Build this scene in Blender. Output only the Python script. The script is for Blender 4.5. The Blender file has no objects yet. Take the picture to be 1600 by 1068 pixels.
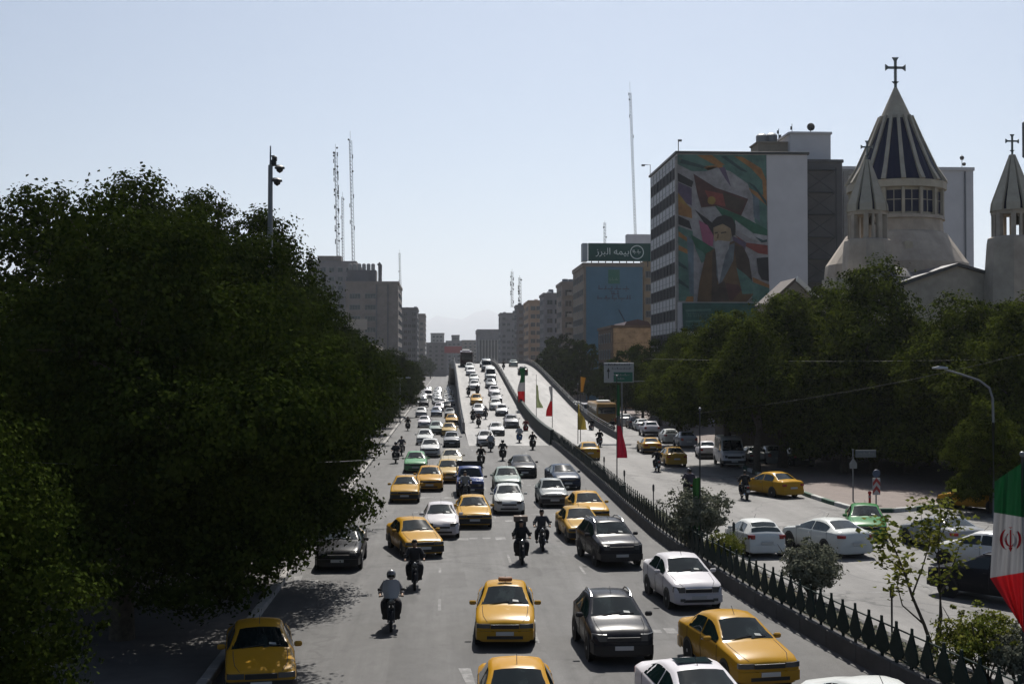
import bpy, bmesh, math, random
import numpy as np
from mathutils import Vector, Matrix
R = math.radians
rnd = random.Random(7)
SC = bpy.context.scene
COL = SC.collection

# ------------------------------------------------------------------ camera, light, exposure
CAM_H = 8.0; FPX = 2000.0; YAW = 0.054; PITCH = math.atan(36 / FPX)
cd = bpy.data.cameras.new('camera'); cam = bpy.data.objects.new('camera', cd); COL.objects.link(cam)
cd.sensor_fit = 'HORIZONTAL'; cd.sensor_width = 36.0; cd.lens = FPX / 1600 * 36
cd.clip_start = 0.5; cd.clip_end = 60000
cam.location = (0, 0, CAM_H); cam.rotation_euler = (math.pi / 2 + PITCH, 0, -YAW)
SC.camera = cam
SUN_EL = R(50); SUN_AZ = R(11)            # azimuth clockwise from +Y (the road's direction)
w = bpy.data.worlds.new('World'); SC.world = w; w.use_nodes = True
nt = w.node_tree; nt.nodes.clear()
sky = nt.nodes.new('ShaderNodeTexSky'); sky.sky_type = 'NISHITA'; sky.sun_disc = False
sky.sun_elevation = SUN_EL; sky.sun_rotation = SUN_AZ
sky.altitude = 1200; sky.air_density = 1.0; sky.dust_density = 1.7; sky.ozone_density = 1.8
bg = nt.nodes.new('ShaderNodeBackground'); bg.inputs['Strength'].default_value = 0.051
wo = nt.nodes.new('ShaderNodeOutputWorld')
nt.links.new(sky.outputs[0], bg.inputs[0]); nt.links.new(bg.outputs[0], wo.inputs[0])
sl = bpy.data.lights.new('sun', 'SUN'); sl.energy = 5.0; sl.angle = R(0.5); sl.color = (1, 0.955, 0.89)
so = bpy.data.objects.new('sun', sl); COL.objects.link(so)
sd = Vector((math.sin(SUN_AZ) * math.cos(SUN_EL), math.cos(SUN_AZ) * math.cos(SUN_EL), math.sin(SUN_EL)))
so.rotation_euler = sd.to_track_quat('Z', 'Y').to_euler(); so.location = (40, 100, 120)
SC.view_settings.view_transform = 'Standard'; SC.view_settings.look = 'None'
SC.view_settings.exposure = 0.52; SC.view_settings.gamma = 1.0; SC.view_settings.use_curve_mapping = False
SC.cycles.max_bounces = 6; SC.cycles.diffuse_bounces = 2; SC.cycles.glossy_bounces = 3
SC.cycles.transmission_bounces = 3; SC.cycles.transparent_max_bounces = 6; SC.cycles.volume_bounces = 0
SC.cycles.caustics_reflective = False; SC.cycles.caustics_refractive = False
SC.cycles.use_denoising = True

# ------------------------------------------------------------------ where a point of the place lies
_f = Vector((math.sin(YAW) * math.cos(PITCH), math.cos(YAW) * math.cos(PITCH), math.sin(PITCH)))
_r = Vector((math.cos(YAW), -math.sin(YAW), 0)); _u = _r.cross(_f)
CAM = Vector((0, 0, CAM_H))
def ray(px, py): return _f + _r * ((px - 800) / FPX) - _u * ((py - 534) / FPX)
def ground(px, py, z=0.0):
    d = ray(px, py); t = (z - CAM_H) / d.z
    return CAM + d * t
def at(px, py, y):                          # the point of that line of sight at road distance y
    d = ray(px, py); return CAM + d * (y / d.y)
def rampz(y):                               # height of the flyover's deck
    if y < 128: return 0.0
    if y < 190: return .0375 / 31 * (y - 128) ** 2 / 2 * 1.0
    z1 = .0375 / 31 * 62 ** 2 / 2
    if y < 240: return z1 + .075 * (y - 190)
    z2 = z1 + .075 * 50
    if y < 300: t = y - 240; return z2 + .075 * t - .075 / 60 * t * t / 2
    z3 = z2 + .075 * 30
    if y < 420: return z3
    if y < 560: return max(0, z3 - .06 * (y - 420))
    return max(0, z3 - .06 * 140 - .03 * (y - 560)) if y < 600 else 0.0
def onramp(px, py):
    d = ray(px, py); t = 60 / d.y; last = None
    for k in range(4000):
        t += .1 / d.y
        p = CAM + d * t
        if p.z <= rampz(p.y): return Vector((p.x, p.y, rampz(p.y)))
        if p.y > 330: break
    return Vector((p.x, 300, rampz(300)))
def slope(y): return math.atan((rampz(y + 1) - rampz(y - 1)) / 2)
KERB = [(-30, 19), (0, 15.2), (20, 12.6), (28, 11.8), (35, 11.0), (42, 10.35), (50, 9.95), (60, 9.8), (70, 9.95), (80, 10.2), (100, 10.6), (120, 10.9), (140, 11.0), (700, 11.0)]
def kerbx(y): return float(np.interp(y, [a for a, b in KERB], [b for a, b in KERB]))

# ------------------------------------------------------------------ materials
MATS = {}
def nodes(name):
    m = bpy.data.materials.new(name); m.use_nodes = True
    n = m.node_tree.nodes; b = n['Principled BSDF']
    return m, m.node_tree, b
def mat(name, col, rough=.6, spec=.5, metal=0., var=0., scale=4., bump=0., coat=0.):
    if name in MATS: return MATS[name]
    m, t, b = nodes(name)
    b.inputs['Base Color'].default_value = (*col, 1); b.inputs['Roughness'].default_value = rough
    b.inputs['Metallic'].default_value = metal; b.inputs['Specular IOR Level'].default_value = spec
    b.inputs['Coat Weight'].default_value = coat
    if var or bump:
        tc = t.nodes.new('ShaderNodeTexCoord'); nz = t.nodes.new('ShaderNodeTexNoise')
        nz.inputs['Scale'].default_value = scale; nz.inputs['Detail'].default_value = 6; nz.inputs['Roughness'].default_value = .65
        t.links.new(tc.outputs['Object'], nz.inputs['Vector'])
        mx = t.nodes.new('ShaderNodeMix'); mx.data_type = 'RGBA'
        mx.inputs[6].default_value = (*[c * (1 - var) for c in col], 1); mx.inputs[7].default_value = (*[min(1, c * (1 + var)) for c in col], 1)
        cr = t.nodes.new('ShaderNodeMapRange'); cr.inputs[1].default_value = .3; cr.inputs[2].default_value = .7
        t.links.new(nz.outputs[0], cr.inputs[0]); t.links.new(cr.outputs[0], mx.inputs[0]); t.links.new(mx.outputs[2], b.inputs['Base Color'])
        if bump:
            bp = t.nodes.new('ShaderNodeBump'); bp.inputs['Strength'].default_value = bump; bp.inputs['Distance'].default_value = .05
            t.links.new(nz.outputs[0], bp.inputs['Height']); t.links.new(bp.outputs[0], b.inputs['Normal'])
    MATS[name] = m; return m
def mat_obj(name, rough=.35, spec=.5, coat=0., dirt=0., metal=0.):    # colour comes from the object itself
    m, t, b = nodes(name)
    oi = t.nodes.new('ShaderNodeObjectInfo')
    b.inputs['Roughness'].default_value = rough; b.inputs['Specular IOR Level'].default_value = spec
    b.inputs['Coat Weight'].default_value = coat; b.inputs['Coat Roughness'].default_value = .06; b.inputs['Metallic'].default_value = metal
    if dirt:
        tc = t.nodes.new('ShaderNodeTexCoord'); nz = t.nodes.new('ShaderNodeTexNoise'); nz.inputs['Scale'].default_value = 3; nz.inputs['Detail'].default_value = 6
        t.links.new(tc.outputs['Object'], nz.inputs['Vector'])
        sp = t.nodes.new('ShaderNodeSeparateXYZ'); t.links.new(tc.outputs['Object'], sp.inputs[0])
        mr = t.nodes.new('ShaderNodeMapRange'); mr.inputs[1].default_value = .7; mr.inputs[2].default_value = .15; mr.inputs[3].default_value = 0.05; mr.inputs[4].default_value = dirt
        t.links.new(sp.outputs[2], mr.inputs[0])
        mu = t.nodes.new('ShaderNodeMath'); mu.operation = 'MULTIPLY'; t.links.new(mr.outputs[0], mu.inputs[0]); t.links.new(nz.outputs[0], mu.inputs[1])
        mx = t.nodes.new('ShaderNodeMix'); mx.data_type = 'RGBA'; mx.inputs[7].default_value = (.16, .14, .115, 1)
        t.links.new(mu.outputs[0], mx.inputs[0]); t.links.new(oi.outputs['Color'], mx.inputs[6]); t.links.new(mx.outputs[2], b.inputs['Base Color'])
        rr = t.nodes.new('ShaderNodeMapRange'); rr.inputs[3].default_value = rough; rr.inputs[4].default_value = rough + .3
        t.links.new(mu.outputs[0], rr.inputs[0]); t.links.new(rr.outputs[0], b.inputs['Roughness'])
    else:
        t.links.new(oi.outputs['Color'], b.inputs['Base Color'])
    MATS[name] = m; return m
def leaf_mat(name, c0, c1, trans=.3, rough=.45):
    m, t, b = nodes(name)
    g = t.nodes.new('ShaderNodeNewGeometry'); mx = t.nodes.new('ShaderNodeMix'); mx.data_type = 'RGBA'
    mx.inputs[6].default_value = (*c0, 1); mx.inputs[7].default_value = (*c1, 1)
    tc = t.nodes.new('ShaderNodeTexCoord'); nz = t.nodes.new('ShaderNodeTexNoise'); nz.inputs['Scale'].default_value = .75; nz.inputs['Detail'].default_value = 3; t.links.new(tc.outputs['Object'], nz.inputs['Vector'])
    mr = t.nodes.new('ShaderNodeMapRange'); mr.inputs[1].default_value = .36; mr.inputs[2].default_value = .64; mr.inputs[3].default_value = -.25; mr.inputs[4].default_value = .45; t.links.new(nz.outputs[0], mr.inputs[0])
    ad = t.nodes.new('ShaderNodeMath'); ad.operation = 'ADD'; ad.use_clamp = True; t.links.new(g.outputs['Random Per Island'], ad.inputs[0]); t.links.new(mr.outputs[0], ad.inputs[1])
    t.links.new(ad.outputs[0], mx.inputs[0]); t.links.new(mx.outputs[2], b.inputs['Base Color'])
    b.inputs['Roughness'].default_value = rough; b.inputs['Specular IOR Level'].default_value = .0
    tr = t.nodes.new('ShaderNodeBsdfTranslucent'); t.links.new(mx.outputs[2], tr.inputs[0])
    ms = t.nodes.new('ShaderNodeMixShader'); ms.inputs[0].default_value = trans
    out = t.nodes['Material Output']
    t.links.new(b.outputs[0], ms.inputs[1]); t.links.new(tr.outputs[0], ms.inputs[2]); t.links.new(ms.outputs[0], out.inputs[0])
    MATS[name] = m; return m
def road_mat(name, base, cracks=0., streak=.25, rough=.72, spec=.5, patch=.3):
    m, t, b = nodes(name); L = t.links; N = t.nodes
    tc = N.new('ShaderNodeTexCoord')
    def noise(sx, sy, scale, det=6, rough=.6, off=0):
        mp = N.new('ShaderNodeMapping'); mp.inputs['Scale'].default_value = (sx, sy, 1); mp.inputs['Location'].default_value = (off, off * 1.7, 0)
        L.new(tc.outputs['Object'], mp.inputs[0]); n = N.new('ShaderNodeTexNoise'); n.inputs['Scale'].default_value = scale
        n.inputs['Detail'].default_value = det; n.inputs['Roughness'].default_value = rough; L.new(mp.outputs[0], n.inputs['Vector']); return n
    def mr(src, a, bb, c, d):
        r = N.new('ShaderNodeMapRange'); r.inputs[1].default_value = a; r.inputs[2].default_value = bb; r.inputs[3].default_value = c; r.inputs[4].default_value = d
        L.new(src, r.inputs[0]); return r.outputs[0]
    def mul(a, c):
        r = N.new('ShaderNodeMath'); r.operation = 'MULTIPLY'; L.new(a, r.inputs[0])
        if isinstance(c, float): r.inputs[1].default_value = c
        else: L.new(c, r.inputs[1])
        return r.outputs[0]
    a = mr(noise(1, .035, 1.4, 5, .6).outputs[0], .3, .7, 1 - streak, 1 + streak)
    p = mr(noise(1, .5, .16, 4, .5, 31).outputs[0], .35, .65, 1 - patch, 1 + patch * .6)
    g = mr(noise(1, 1, 28, 3, .7).outputs[0], .25, .75, .72, 1.28)
    h = mr(noise(1, .6, 1.6, 7, .72, 9).outputs[0], .3, .7, .80, 1.2)
    f = mul(mul(a, p), mul(g, h))
    st = noise(1, .12, .9, 5, .62, 77)                                 # oil drips in the lanes
    f = mul(f, mr(st.outputs[0], .57, .70, 1., .58))
    sx_ = N.new('ShaderNodeSeparateXYZ'); L.new(tc.outputs['Object'], sx_.inputs[0])          # oil darkened middle of each lane, polished wheel tracks
    wv = N.new('ShaderNodeMath'); wv.operation = 'MULTIPLY_ADD'; wv.inputs[1].default_value = 2*math.pi/2.83; wv.inputs[2].default_value = .25; L.new(sx_.outputs[0], wv.inputs[0])
    cs_ = N.new('ShaderNodeMath'); cs_.operation = 'COSINE'; L.new(wv.outputs[0], cs_.inputs[0])
    f = mul(f, mr(cs_.outputs[0], -1., 1., .86, 1.08))
    if cracks:
        nz = noise(1, 1, .5, 4, .6, 5); ad = N.new('ShaderNodeVectorMath'); ad.operation = 'MULTIPLY_ADD'
        ad.inputs[1].default_value = (5, 5, 0); L.new(nz.outputs[1], ad.inputs[0]); L.new(tc.outputs['Object'], ad.inputs[2])
        mp = N.new('ShaderNodeMapping'); mp.inputs['Scale'].default_value = (1, .45, 1); L.new(ad.outputs[0], mp.inputs[0])
        v = N.new('ShaderNodeTexVoronoi'); v.feature = 'DISTANCE_TO_EDGE'; v.inputs['Scale'].default_value = .2; L.new(mp.outputs[0], v.inputs['Vector'])
        cr = mr(v.outputs['Distance'], .008, .030, 1 - cracks, 1.)
        gate = mr(noise(1, 1, .12, 3, .5, 13).outputs[0], .36, .48, 0., 1.)
        mixn = N.new('ShaderNodeMix'); mixn.inputs[2].default_value = 1.; L.new(gate, mixn.inputs[0]); L.new(cr, mixn.inputs[3])
        f = mul(f, mixn.outputs[0])
    mx = N.new('ShaderNodeMix'); mx.data_type = 'RGBA'; mx.blend_type = 'MULTIPLY'; mx.inputs[0].default_value = 1
    mx.inputs[6].default_value = (*base, 1); cb = N.new('ShaderNodeCombineXYZ')
    for i in range(3): L.new(f, cb.inputs[i])
    L.new(cb.outputs[0], mx.inputs[7]); L.new(mx.outputs[2], b.inputs['Base Color'])
    b.inputs['Roughness'].default_value = rough; b.inputs['Specular IOR Level'].default_value = spec
    bp = N.new('ShaderNodeBump'); bp.inputs['Strength'].default_value = .35; bp.inputs['Distance'].default_value = .012
    L.new(noise(1, 1, 40, 3, .7).outputs[0], bp.inputs['Height']); L.new(bp.outputs[0], b.inputs['Normal'])
    MATS[name] = m; return m
def brick_mat(name, c1, c2, mortar, sx=.5):
    m, t, b = nodes(name); tc = t.nodes.new('ShaderNodeTexCoord'); br = t.nodes.new('ShaderNodeTexBrick')
    mp = t.nodes.new('ShaderNodeMapping'); mp.inputs['Rotation'].default_value = (R(90), 0, 0)
    t.links.new(tc.outputs['Object'], mp.inputs[0]); t.links.new(mp.outputs[0], br.inputs['Vector'])
    br.inputs['Color1'].default_value = (*c1, 1); br.inputs['Color2'].default_value = (*c2, 1); br.inputs['Mortar'].default_value = (*mortar, 1)
    br.inputs['Scale'].default_value = sx; br.inputs['Mortar Size'].default_value = .02
    t.links.new(br.outputs[0], b.inputs['Base Color']); b.inputs['Roughness'].default_value = .85
    MATS[name] = m; return m

PAINT = mat_obj('car_paint', .26, .08, .07, .3)
CLOTH = mat_obj('cloth', .85, .2)
SHELL = mat_obj('helmet_shell', .3, .5, .3)
GLASS = mat('dark_glass', (.004, .011, .012), .05, .5)
WGLASS, _t, _b = nodes('windscreen_glass')          # dark glass; faint patches painted into its colour stand for reflections and cabin interior
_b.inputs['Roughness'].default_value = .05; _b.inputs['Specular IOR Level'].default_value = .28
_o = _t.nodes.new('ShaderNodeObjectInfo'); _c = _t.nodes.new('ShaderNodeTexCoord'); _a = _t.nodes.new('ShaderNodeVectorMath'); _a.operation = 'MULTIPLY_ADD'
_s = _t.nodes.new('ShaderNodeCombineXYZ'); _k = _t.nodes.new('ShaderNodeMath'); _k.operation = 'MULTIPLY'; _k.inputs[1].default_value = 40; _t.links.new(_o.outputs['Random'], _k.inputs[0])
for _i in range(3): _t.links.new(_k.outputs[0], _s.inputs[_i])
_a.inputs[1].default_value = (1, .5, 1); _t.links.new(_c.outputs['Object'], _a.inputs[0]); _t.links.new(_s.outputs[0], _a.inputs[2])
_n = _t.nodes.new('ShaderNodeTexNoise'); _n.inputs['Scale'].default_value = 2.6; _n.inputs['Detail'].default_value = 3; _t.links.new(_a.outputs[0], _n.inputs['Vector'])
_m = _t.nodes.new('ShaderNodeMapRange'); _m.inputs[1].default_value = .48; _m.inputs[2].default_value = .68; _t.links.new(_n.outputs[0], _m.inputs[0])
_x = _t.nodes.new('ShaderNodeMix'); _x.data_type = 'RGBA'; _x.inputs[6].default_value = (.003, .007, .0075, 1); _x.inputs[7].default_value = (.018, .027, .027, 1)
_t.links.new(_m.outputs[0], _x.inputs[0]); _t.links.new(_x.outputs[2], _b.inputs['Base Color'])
BLACK = mat('black_plastic', (.012, .012, .013), .5, .4)
RUBBER = mat('rubber', (.016, .016, .016), .85, .3)
RIM = mat('rim_metal', (.32, .32, .33), .35, .5, .7)
CHROME = mat('chrome', (.6, .6, .6), .18, .5, 1.)
LAMP = mat('lamp_glass', (.06, .063, .066), .1, .7)
TAIL = mat('tail_red', (.25, .012, .012), .2, .6)
PLATE = mat('plate_white', (.42, .42, .41), .5)
STEEL = mat('grey_steel', (.16, .17, .18), .5, .5, .4, .12, 3)
DKSTEEL = mat('dark_steel', (.035, .038, .04), .55, .5, .3)
SKIN = mat('skin', (.33, .2, .13), .6, .3)
HAIR = mat('black_hair', (.012, .01, .009), .6, .3)
FENCE = mat('fence_green_paint', (.010, .021, .018), .7, .12, 0, .3, 3)
CONC = mat('concrete', (.26, .25, .235), .85, .3, 0, .22, 1.2, .15)
DCONC = mat('dirty_concrete', (.075, .072, .07), .9, .3, 0, .3, 1.0, .15)
STONE = mat('pale_church_stone', (.38, .33, .275), .85, .2, 0, .2, .7, .1)
RIBST = mat('rib_concrete', (.38, .345, .28), .85, .2, 0, .16, .9)
BARK = mat('bark', (.07, .058, .045), .9, .2, 0, .4, 5, .5)
WHITE = mat('white_paint', (.62, .62, .6), .6, .4, 0, .06, 2)
WALLW = mat('white_wall', (.52, .51, .52), .85, .3, 0, .06, .5)
WINDOW = mat('window_glass', (.03, .035, .042), .12, .6)
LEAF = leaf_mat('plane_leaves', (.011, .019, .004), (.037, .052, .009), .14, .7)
LEAFR = leaf_mat('street_leaves', (.014, .022, .004), (.085, .105, .016), .26, .7)
LEAFB = leaf_mat('bush_leaves', (.095, .105, .075), (.19, .195, .145), .25, .5)
LEAFY = leaf_mat('young_leaves', (.07, .095, .018), (.17, .17, .035), .4, .5)

# ------------------------------------------------------------------ mesh builder and object helpers
class MB:
    def __init__(s): s.v = []; s.f = []; s.m = []
    def add(s, vs, fs, mi=0):
        o = len(s.v); s.v += [tuple(x) for x in vs]
        for f in fs: s.f.append(tuple(i + o for i in f)); s.m.append(mi)
        return s
    def box(s, c, d, mi=0, rz=0, M=None):
        hx, hy, hz = d[0] / 2, d[1] / 2, d[2] / 2; vs = []
        for x, y, z in ((-1,-1,-1),(1,-1,-1),(1,1,-1),(-1,1,-1),(-1,-1,1),(1,-1,1),(1,1,1),(-1,1,1)):
            p = Vector((x*hx, y*hy, z*hz))
            if M: p = M @ p
            if rz: p = Matrix.Rotation(rz, 3, 'Z') @ p
            vs.append(p + Vector(c))
        return s.add(vs, [(0,3,2,1),(4,5,6,7),(0,1,5,4),(1,2,6,5),(2,3,7,6),(3,0,4,7)], mi)
    def bbox(s, c, d, b=.02, mi=0, M=None):             # box with chamfered upright and top edges
        hx, hy, hz = d[0]/2, d[1]/2, d[2]/2; vs = []
        def ring(x, y, z, k): return [(-x+k,-y,z),(x-k,-y,z),(x,-y+k,z),(x,y-k,z),(x-k,y,z),(-x+k,y,z),(-x,y-k,z),(-x,-y+k,z)]
        rings = [ring(hx-b, hy-b, -hz, b*.6), ring(hx, hy, -hz+b, b), ring(hx, hy, hz-b, b), ring(hx-b, hy-b, hz, b*.6)]
        for r in rings: vs += r
        vs = [((M @ Vector(p)) if M else Vector(p)) + Vector(c) for p in vs]
        fs = [tuple(range(7,-1,-1)), tuple(range(24,32))]
        for k in range(3):
            for i in range(8): j = (i+1) % 8; fs.append((k*8+i, k*8+j, k*8+8+j, k*8+8+i))
        return s.add(vs, fs, mi)
    def cyl(s, a, b, r0, r1=None, n=10, mi=0, caps=True):
        r1 = r0 if r1 is None else r1; a = Vector(a); b = Vector(b); q = (b - a).to_track_quat('Z', 'Y')
        vs = []
        for p, r in ((a, r0), (b, r1)):
            for i in range(n): vs.append(p + q @ Vector((r*math.cos(2*math.pi*i/n), r*math.sin(2*math.pi*i/n), 0)))
        fs = [(i, (i+1) % n, n+(i+1) % n, n+i) for i in range(n)]
        if caps: fs += [tuple(range(n-1,-1,-1)), tuple(range(n, 2*n))]
        return s.add(vs, fs, mi)
    def tube(s, pts, r, n=8, mi=0):
        pts = [Vector(p) for p in pts]; rs = r if isinstance(r, (list, tuple)) else [r]*len(pts); vs = []; fs = []
        for k, p in enumerate(pts):
            d = (pts[min(k+1, len(pts)-1)] - pts[max(k-1, 0)]); q = d.to_track_quat('Z', 'Y')
            for i in range(n): vs.append(p + q @ Vector((rs[k]*math.cos(2*math.pi*i/n), rs[k]*math.sin(2*math.pi*i/n), 0)))
        for k in range(len(pts)-1):
            for i in range(n): j = (i+1) % n; fs.append((k*n+i, k*n+j, k*n+n+j, k*n+n+i))
        fs += [tuple(range(n-1,-1,-1)), tuple(range((len(pts)-1)*n, len(pts)*n))]
        return s.add(vs, fs, mi)
    def loft(s, secs, mi=0, caps=True, closed=False):
        n = len(secs[0]); vs = [p for q in secs for p in q]; fs = []
        for k in range(len(secs)-1):
            for i in range(n if closed else n-1): j = (i+1) % n; fs.append((k*n+i, k*n+j, k*n+n+j, k*n+n+i))
        if caps: fs += [tuple(range(n-1,-1,-1)), tuple(range((len(secs)-1)*n, len(secs)*n))]
        return s.add(vs, fs, mi)
    def lathe(s, prof, n=16, axis='Z', c=(0,0,0), mi=0, a0=0.):
        vs = []; fs = []
        for r, h in prof:
            for i in range(n):
                t = 2*math.pi*i/n + a0; x, y = r*math.cos(t), r*math.sin(t)
                p = (x, y, h) if axis == 'Z' else ((h, x, y) if axis == 'X' else (x, h, y))
                vs.append(Vector(p) + Vector(c))
        for k in range(len(prof)-1):
            for i in range(n): j = (i+1) % n; fs.append((k*n+i, k*n+j, k*n+n+j, k*n+n+i))
        if prof[0][0] > 1e-6: fs.append(tuple(range(n-1,-1,-1)))
        if prof[-1][0] > 1e-6: fs.append(tuple(range((len(prof)-1)*n, len(prof)*n)))
        return s.add(vs, fs, mi)
    def prism(s, pts, y0, y1, mi=0):                     # outline in x,z extruded along y
        n = len(pts); vs = [(x, y0, z) for x, z in pts] + [(x, y1, z) for x, z in pts]
        return s.add(vs, [tuple(range(n)), tuple(range(2*n-1, n-1, -1))] + [(i, n+i, n+(i+1) % n, (i+1) % n) for i in range(n)], mi)
    def slab(s, pts, z0, z1, mi=0):                      # outline in x,y extruded up
        n = len(pts); vs = [(x, y, z0) for x, y in pts] + [(x, y, z1) for x, y in pts]
        return s.add(vs, [tuple(range(n-1,-1,-1)), tuple(range(n, 2*n))] + [(i, (i+1) % n, n+(i+1) % n, n+i) for i in range(n)], mi)
    def ball(s, c, r, n=8, mi=0, sc=(1,1,1)):
        k = max(3, n//2); prof = [(max(1e-7, r*math.sin(math.pi*i/k)), -r*math.cos(math.pi*i/k)) for i in range(k+1)]
        o = len(s.v); s.lathe([(a, b) for a, b in prof], n, 'Z', (0,0,0), mi)
        for i in range(o, len(s.v)): x, y, z = s.v[i]; s.v[i] = (x*sc[0]+c[0], y*sc[1]+c[1], z*sc[2]+c[2])
        return s
    def mesh(s, name, mats, smooth=40):
        me = bpy.data.meshes.new(name); me.from_pydata(s.v, [], s.f)
        for m in (mats if isinstance(mats, (list, tuple)) else [mats]): me.materials.append(m)
        if any(s.m): me.polygons.foreach_set('material_index', s.m)
        bm = bmesh.new(); bm.from_mesh(me); bmesh.ops.recalc_face_normals(bm, faces=bm.faces[:]); bm.to_mesh(me); bm.free()
        if smooth:
            me.polygons.foreach_set('use_smooth', [True]*len(me.polygons)); me.set_sharp_from_angle(angle=R(smooth))
        me.update(); return me
    def build(s, name, mats, parent=None, loc=(0,0,0), smooth=40): return link(name, s.mesh(name, mats, smooth), parent, loc)
def link(name, me, parent=None, loc=(0,0,0), rz=0):
    o = bpy.data.objects.new(name, me); COL.objects.link(o)
    if parent: o.parent = parent
    o.location = loc
    if rz: o.rotation_euler.z = rz
    return o
def tag(o, label=None, cat=None, group=None, kind=None):
    if label: o['label'] = label
    if cat: o['category'] = cat
    if group: o['group'] = group
    if kind: o['kind'] = kind
    return o
def thing(name, label, cat, loc=(0,0,0), rz=0, group=None):
    o = link(name, None, None, loc, rz); o.empty_display_size = .3
    return tag(o, label, cat, group)
def copy_tree(o, parent=None, col=None):
    c = o.copy(); COL.objects.link(c)
    if parent: c.parent = parent
    if o.get('_tint'):
        if col is not None: c.color = col
        del c['_tint']
    for ch in KIDS.get(o.name, ()): copy_tree(ch, c, col)
    return c
KIDS = {}
def index_kids(root):
    st = [root]
    while st:
        o = st.pop(); k = [c for c in POOL if c.parent == o]; KIDS[o.name] = k; st += k
POOL = []
ORD = 'first second third fourth fifth sixth seventh eighth ninth tenth eleventh twelfth thirteenth fourteenth fifteenth sixteenth seventeenth eighteenth nineteenth twentieth'.split()
ORD += ['twenty-' + q for q in ORD[:9]]
def struct(name, mb, mats, smooth=0, parent=None):
    o = mb.build(name, mats, parent, smooth=smooth); o['kind'] = 'structure'; return o
# ------------------------------------------------------------------ ground, roads, pavements
ASPH = road_mat('asphalt', (.076, .074, .072), .22, .26, .78, .35, .16)
ASPHR = road_mat('old_asphalt', (.122, .117, .111), .6, .12, .75, .4, .16)
DECK = road_mat('deck_concrete', (.165, .159, .152), 0, .24, .65, .4, .14)
mb = MB(); mb.add([(-9000,-3000,-.06),(9000,-3000,-.06),(9000,13000,-.06),(-9000,13000,-.06)], [(0,1,2,3)])
struct('ground', mb, mat('city_earth', (.16, .15, .135), .95, .2, 0, .25, .02))
US = [-30, 0, 10, 20, 28, 35, 42, 50, 60, 70, 80, 100, 120, 140, 200, 400, 700, 1400]
mb = MB(); vs = []
for u in US: vs += [(-6.05, u, 0), (kerbx(u) + .12, u, 0)]
mb.add(vs, [(2*i, 2*i+1, 2*i+3, 2*i+2) for i in range(len(US)-1)])
struct('road', mb, ASPH)
mb = MB(); vs = []
for u in US: vs += [(kerbx(u) + .121, u, 0), (31 if u > 130 else 75, u, 0)]
mb.add(vs, [(2*i, 2*i+1, 2*i+3, 2*i+2) for i in range(len(US)-1)])
struct('side_road', mb, ASPHR)

# worn paint: lane dashes, smeared bars, arrows, all a few millimetres above the asphalt
def paint_mat():
    m, t, b = nodes('worn_road_paint'); tc = t.nodes.new('ShaderNodeTexCoord'); nz = t.nodes.new('ShaderNodeTexNoise')
    nz.inputs['Scale'].default_value = 2.2; nz.inputs['Detail'].default_value = 8; nz.inputs['Roughness'].default_value = .75
    t.links.new(tc.outputs['Object'], nz.inputs['Vector'])
    cr = t.nodes.new('ShaderNodeMapRange'); cr.inputs[1].default_value = .47; cr.inputs[2].default_value = .62
    t.links.new(nz.outputs[0], cr.inputs[0])
    mx = t.nodes.new('ShaderNodeMix'); mx.data_type = 'RGBA'; mx.inputs[6].default_value = (.082, .080, .078, 1); mx.inputs[7].default_value = (.19, .187, .183, 1)
    t.links.new(cr.outputs[0], mx.inputs[0]); t.links.new(mx.outputs[2], b.inputs['Base Color']); b.inputs['Roughness'].default_value = .75
    return m
PAINTW = paint_mat()
mb = MB()
def quad(x0, x1, y0, y1, z=.004): mb.add([(x0,y0,z),(x1,y0,z),(x1,y1,z),(x0,y1,z)], [(0,1,2,3)])
for v, u0 in ((-.1, 27), (2.75, 29.5), (5.45, 26.5), (7.6, 33)):
    u = u0
    while u < 126:
        if rnd.random() < .6: quad(v - .05, v + .05, u, u + rnd.uniform(1.2, 2.8))
        u += 7.5
for px, py, wd in ((743, 841, 3.0), (795, 813, 2.2), (828, 758, 2.6), (872, 803, 3.0), (672, 777, 2.8), (640, 800, 2.0), (1000, 1012, 1.2), (1010, 985, 1.8)):
    p = ground(px, py); [quad(p.x - wd/2 + wd*q_/5 + .02, p.x - wd/2 + wd*(q_+rnd.uniform(.55,1))/5, p.y - rnd.uniform(.1,.55), p.y + rnd.uniform(.1,.6), .005) for q_ in range(5) if rnd.random() < .85]
for px, py in ((735, 1056), (468, 905), (493, 912)):
    p = ground(px, py); mb.add([(p.x-.1,p.y-1,.006),(p.x+.12,p.y-1,.006),(p.x+.02,p.y+.9,.006),(p.x-.3,p.y+.9,.006)], [(0,1,2,3)])
for v in (20.9,):
    u = 60
    while u < 200:
        quad(v-.06, v+.06, u, u+2.5); u += 8
p = ground(1340, 925); quad(p.x-1.4, p.x+1.6, p.y-.07, p.y+.07)
o = mb.build('lane_marking', PAINTW, bpy.data.objects['road'], smooth=0); o['kind'] = 'structure'
mb = MB()
for u, x0, x1 in ((119.5, 2.8, 10.4), (119.5, 12, 17.5)): mb.add([(x0,u,.005),(x1,u,.005),(x1,u+.35,.005),(x0,u+.35,.005)], [(0,1,2,3)])
o = mb.build('joint_strip', mat('tar', (.03,.03,.03), .7), bpy.data.objects['road'], smooth=0); o['kind'] = 'structure'
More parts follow.
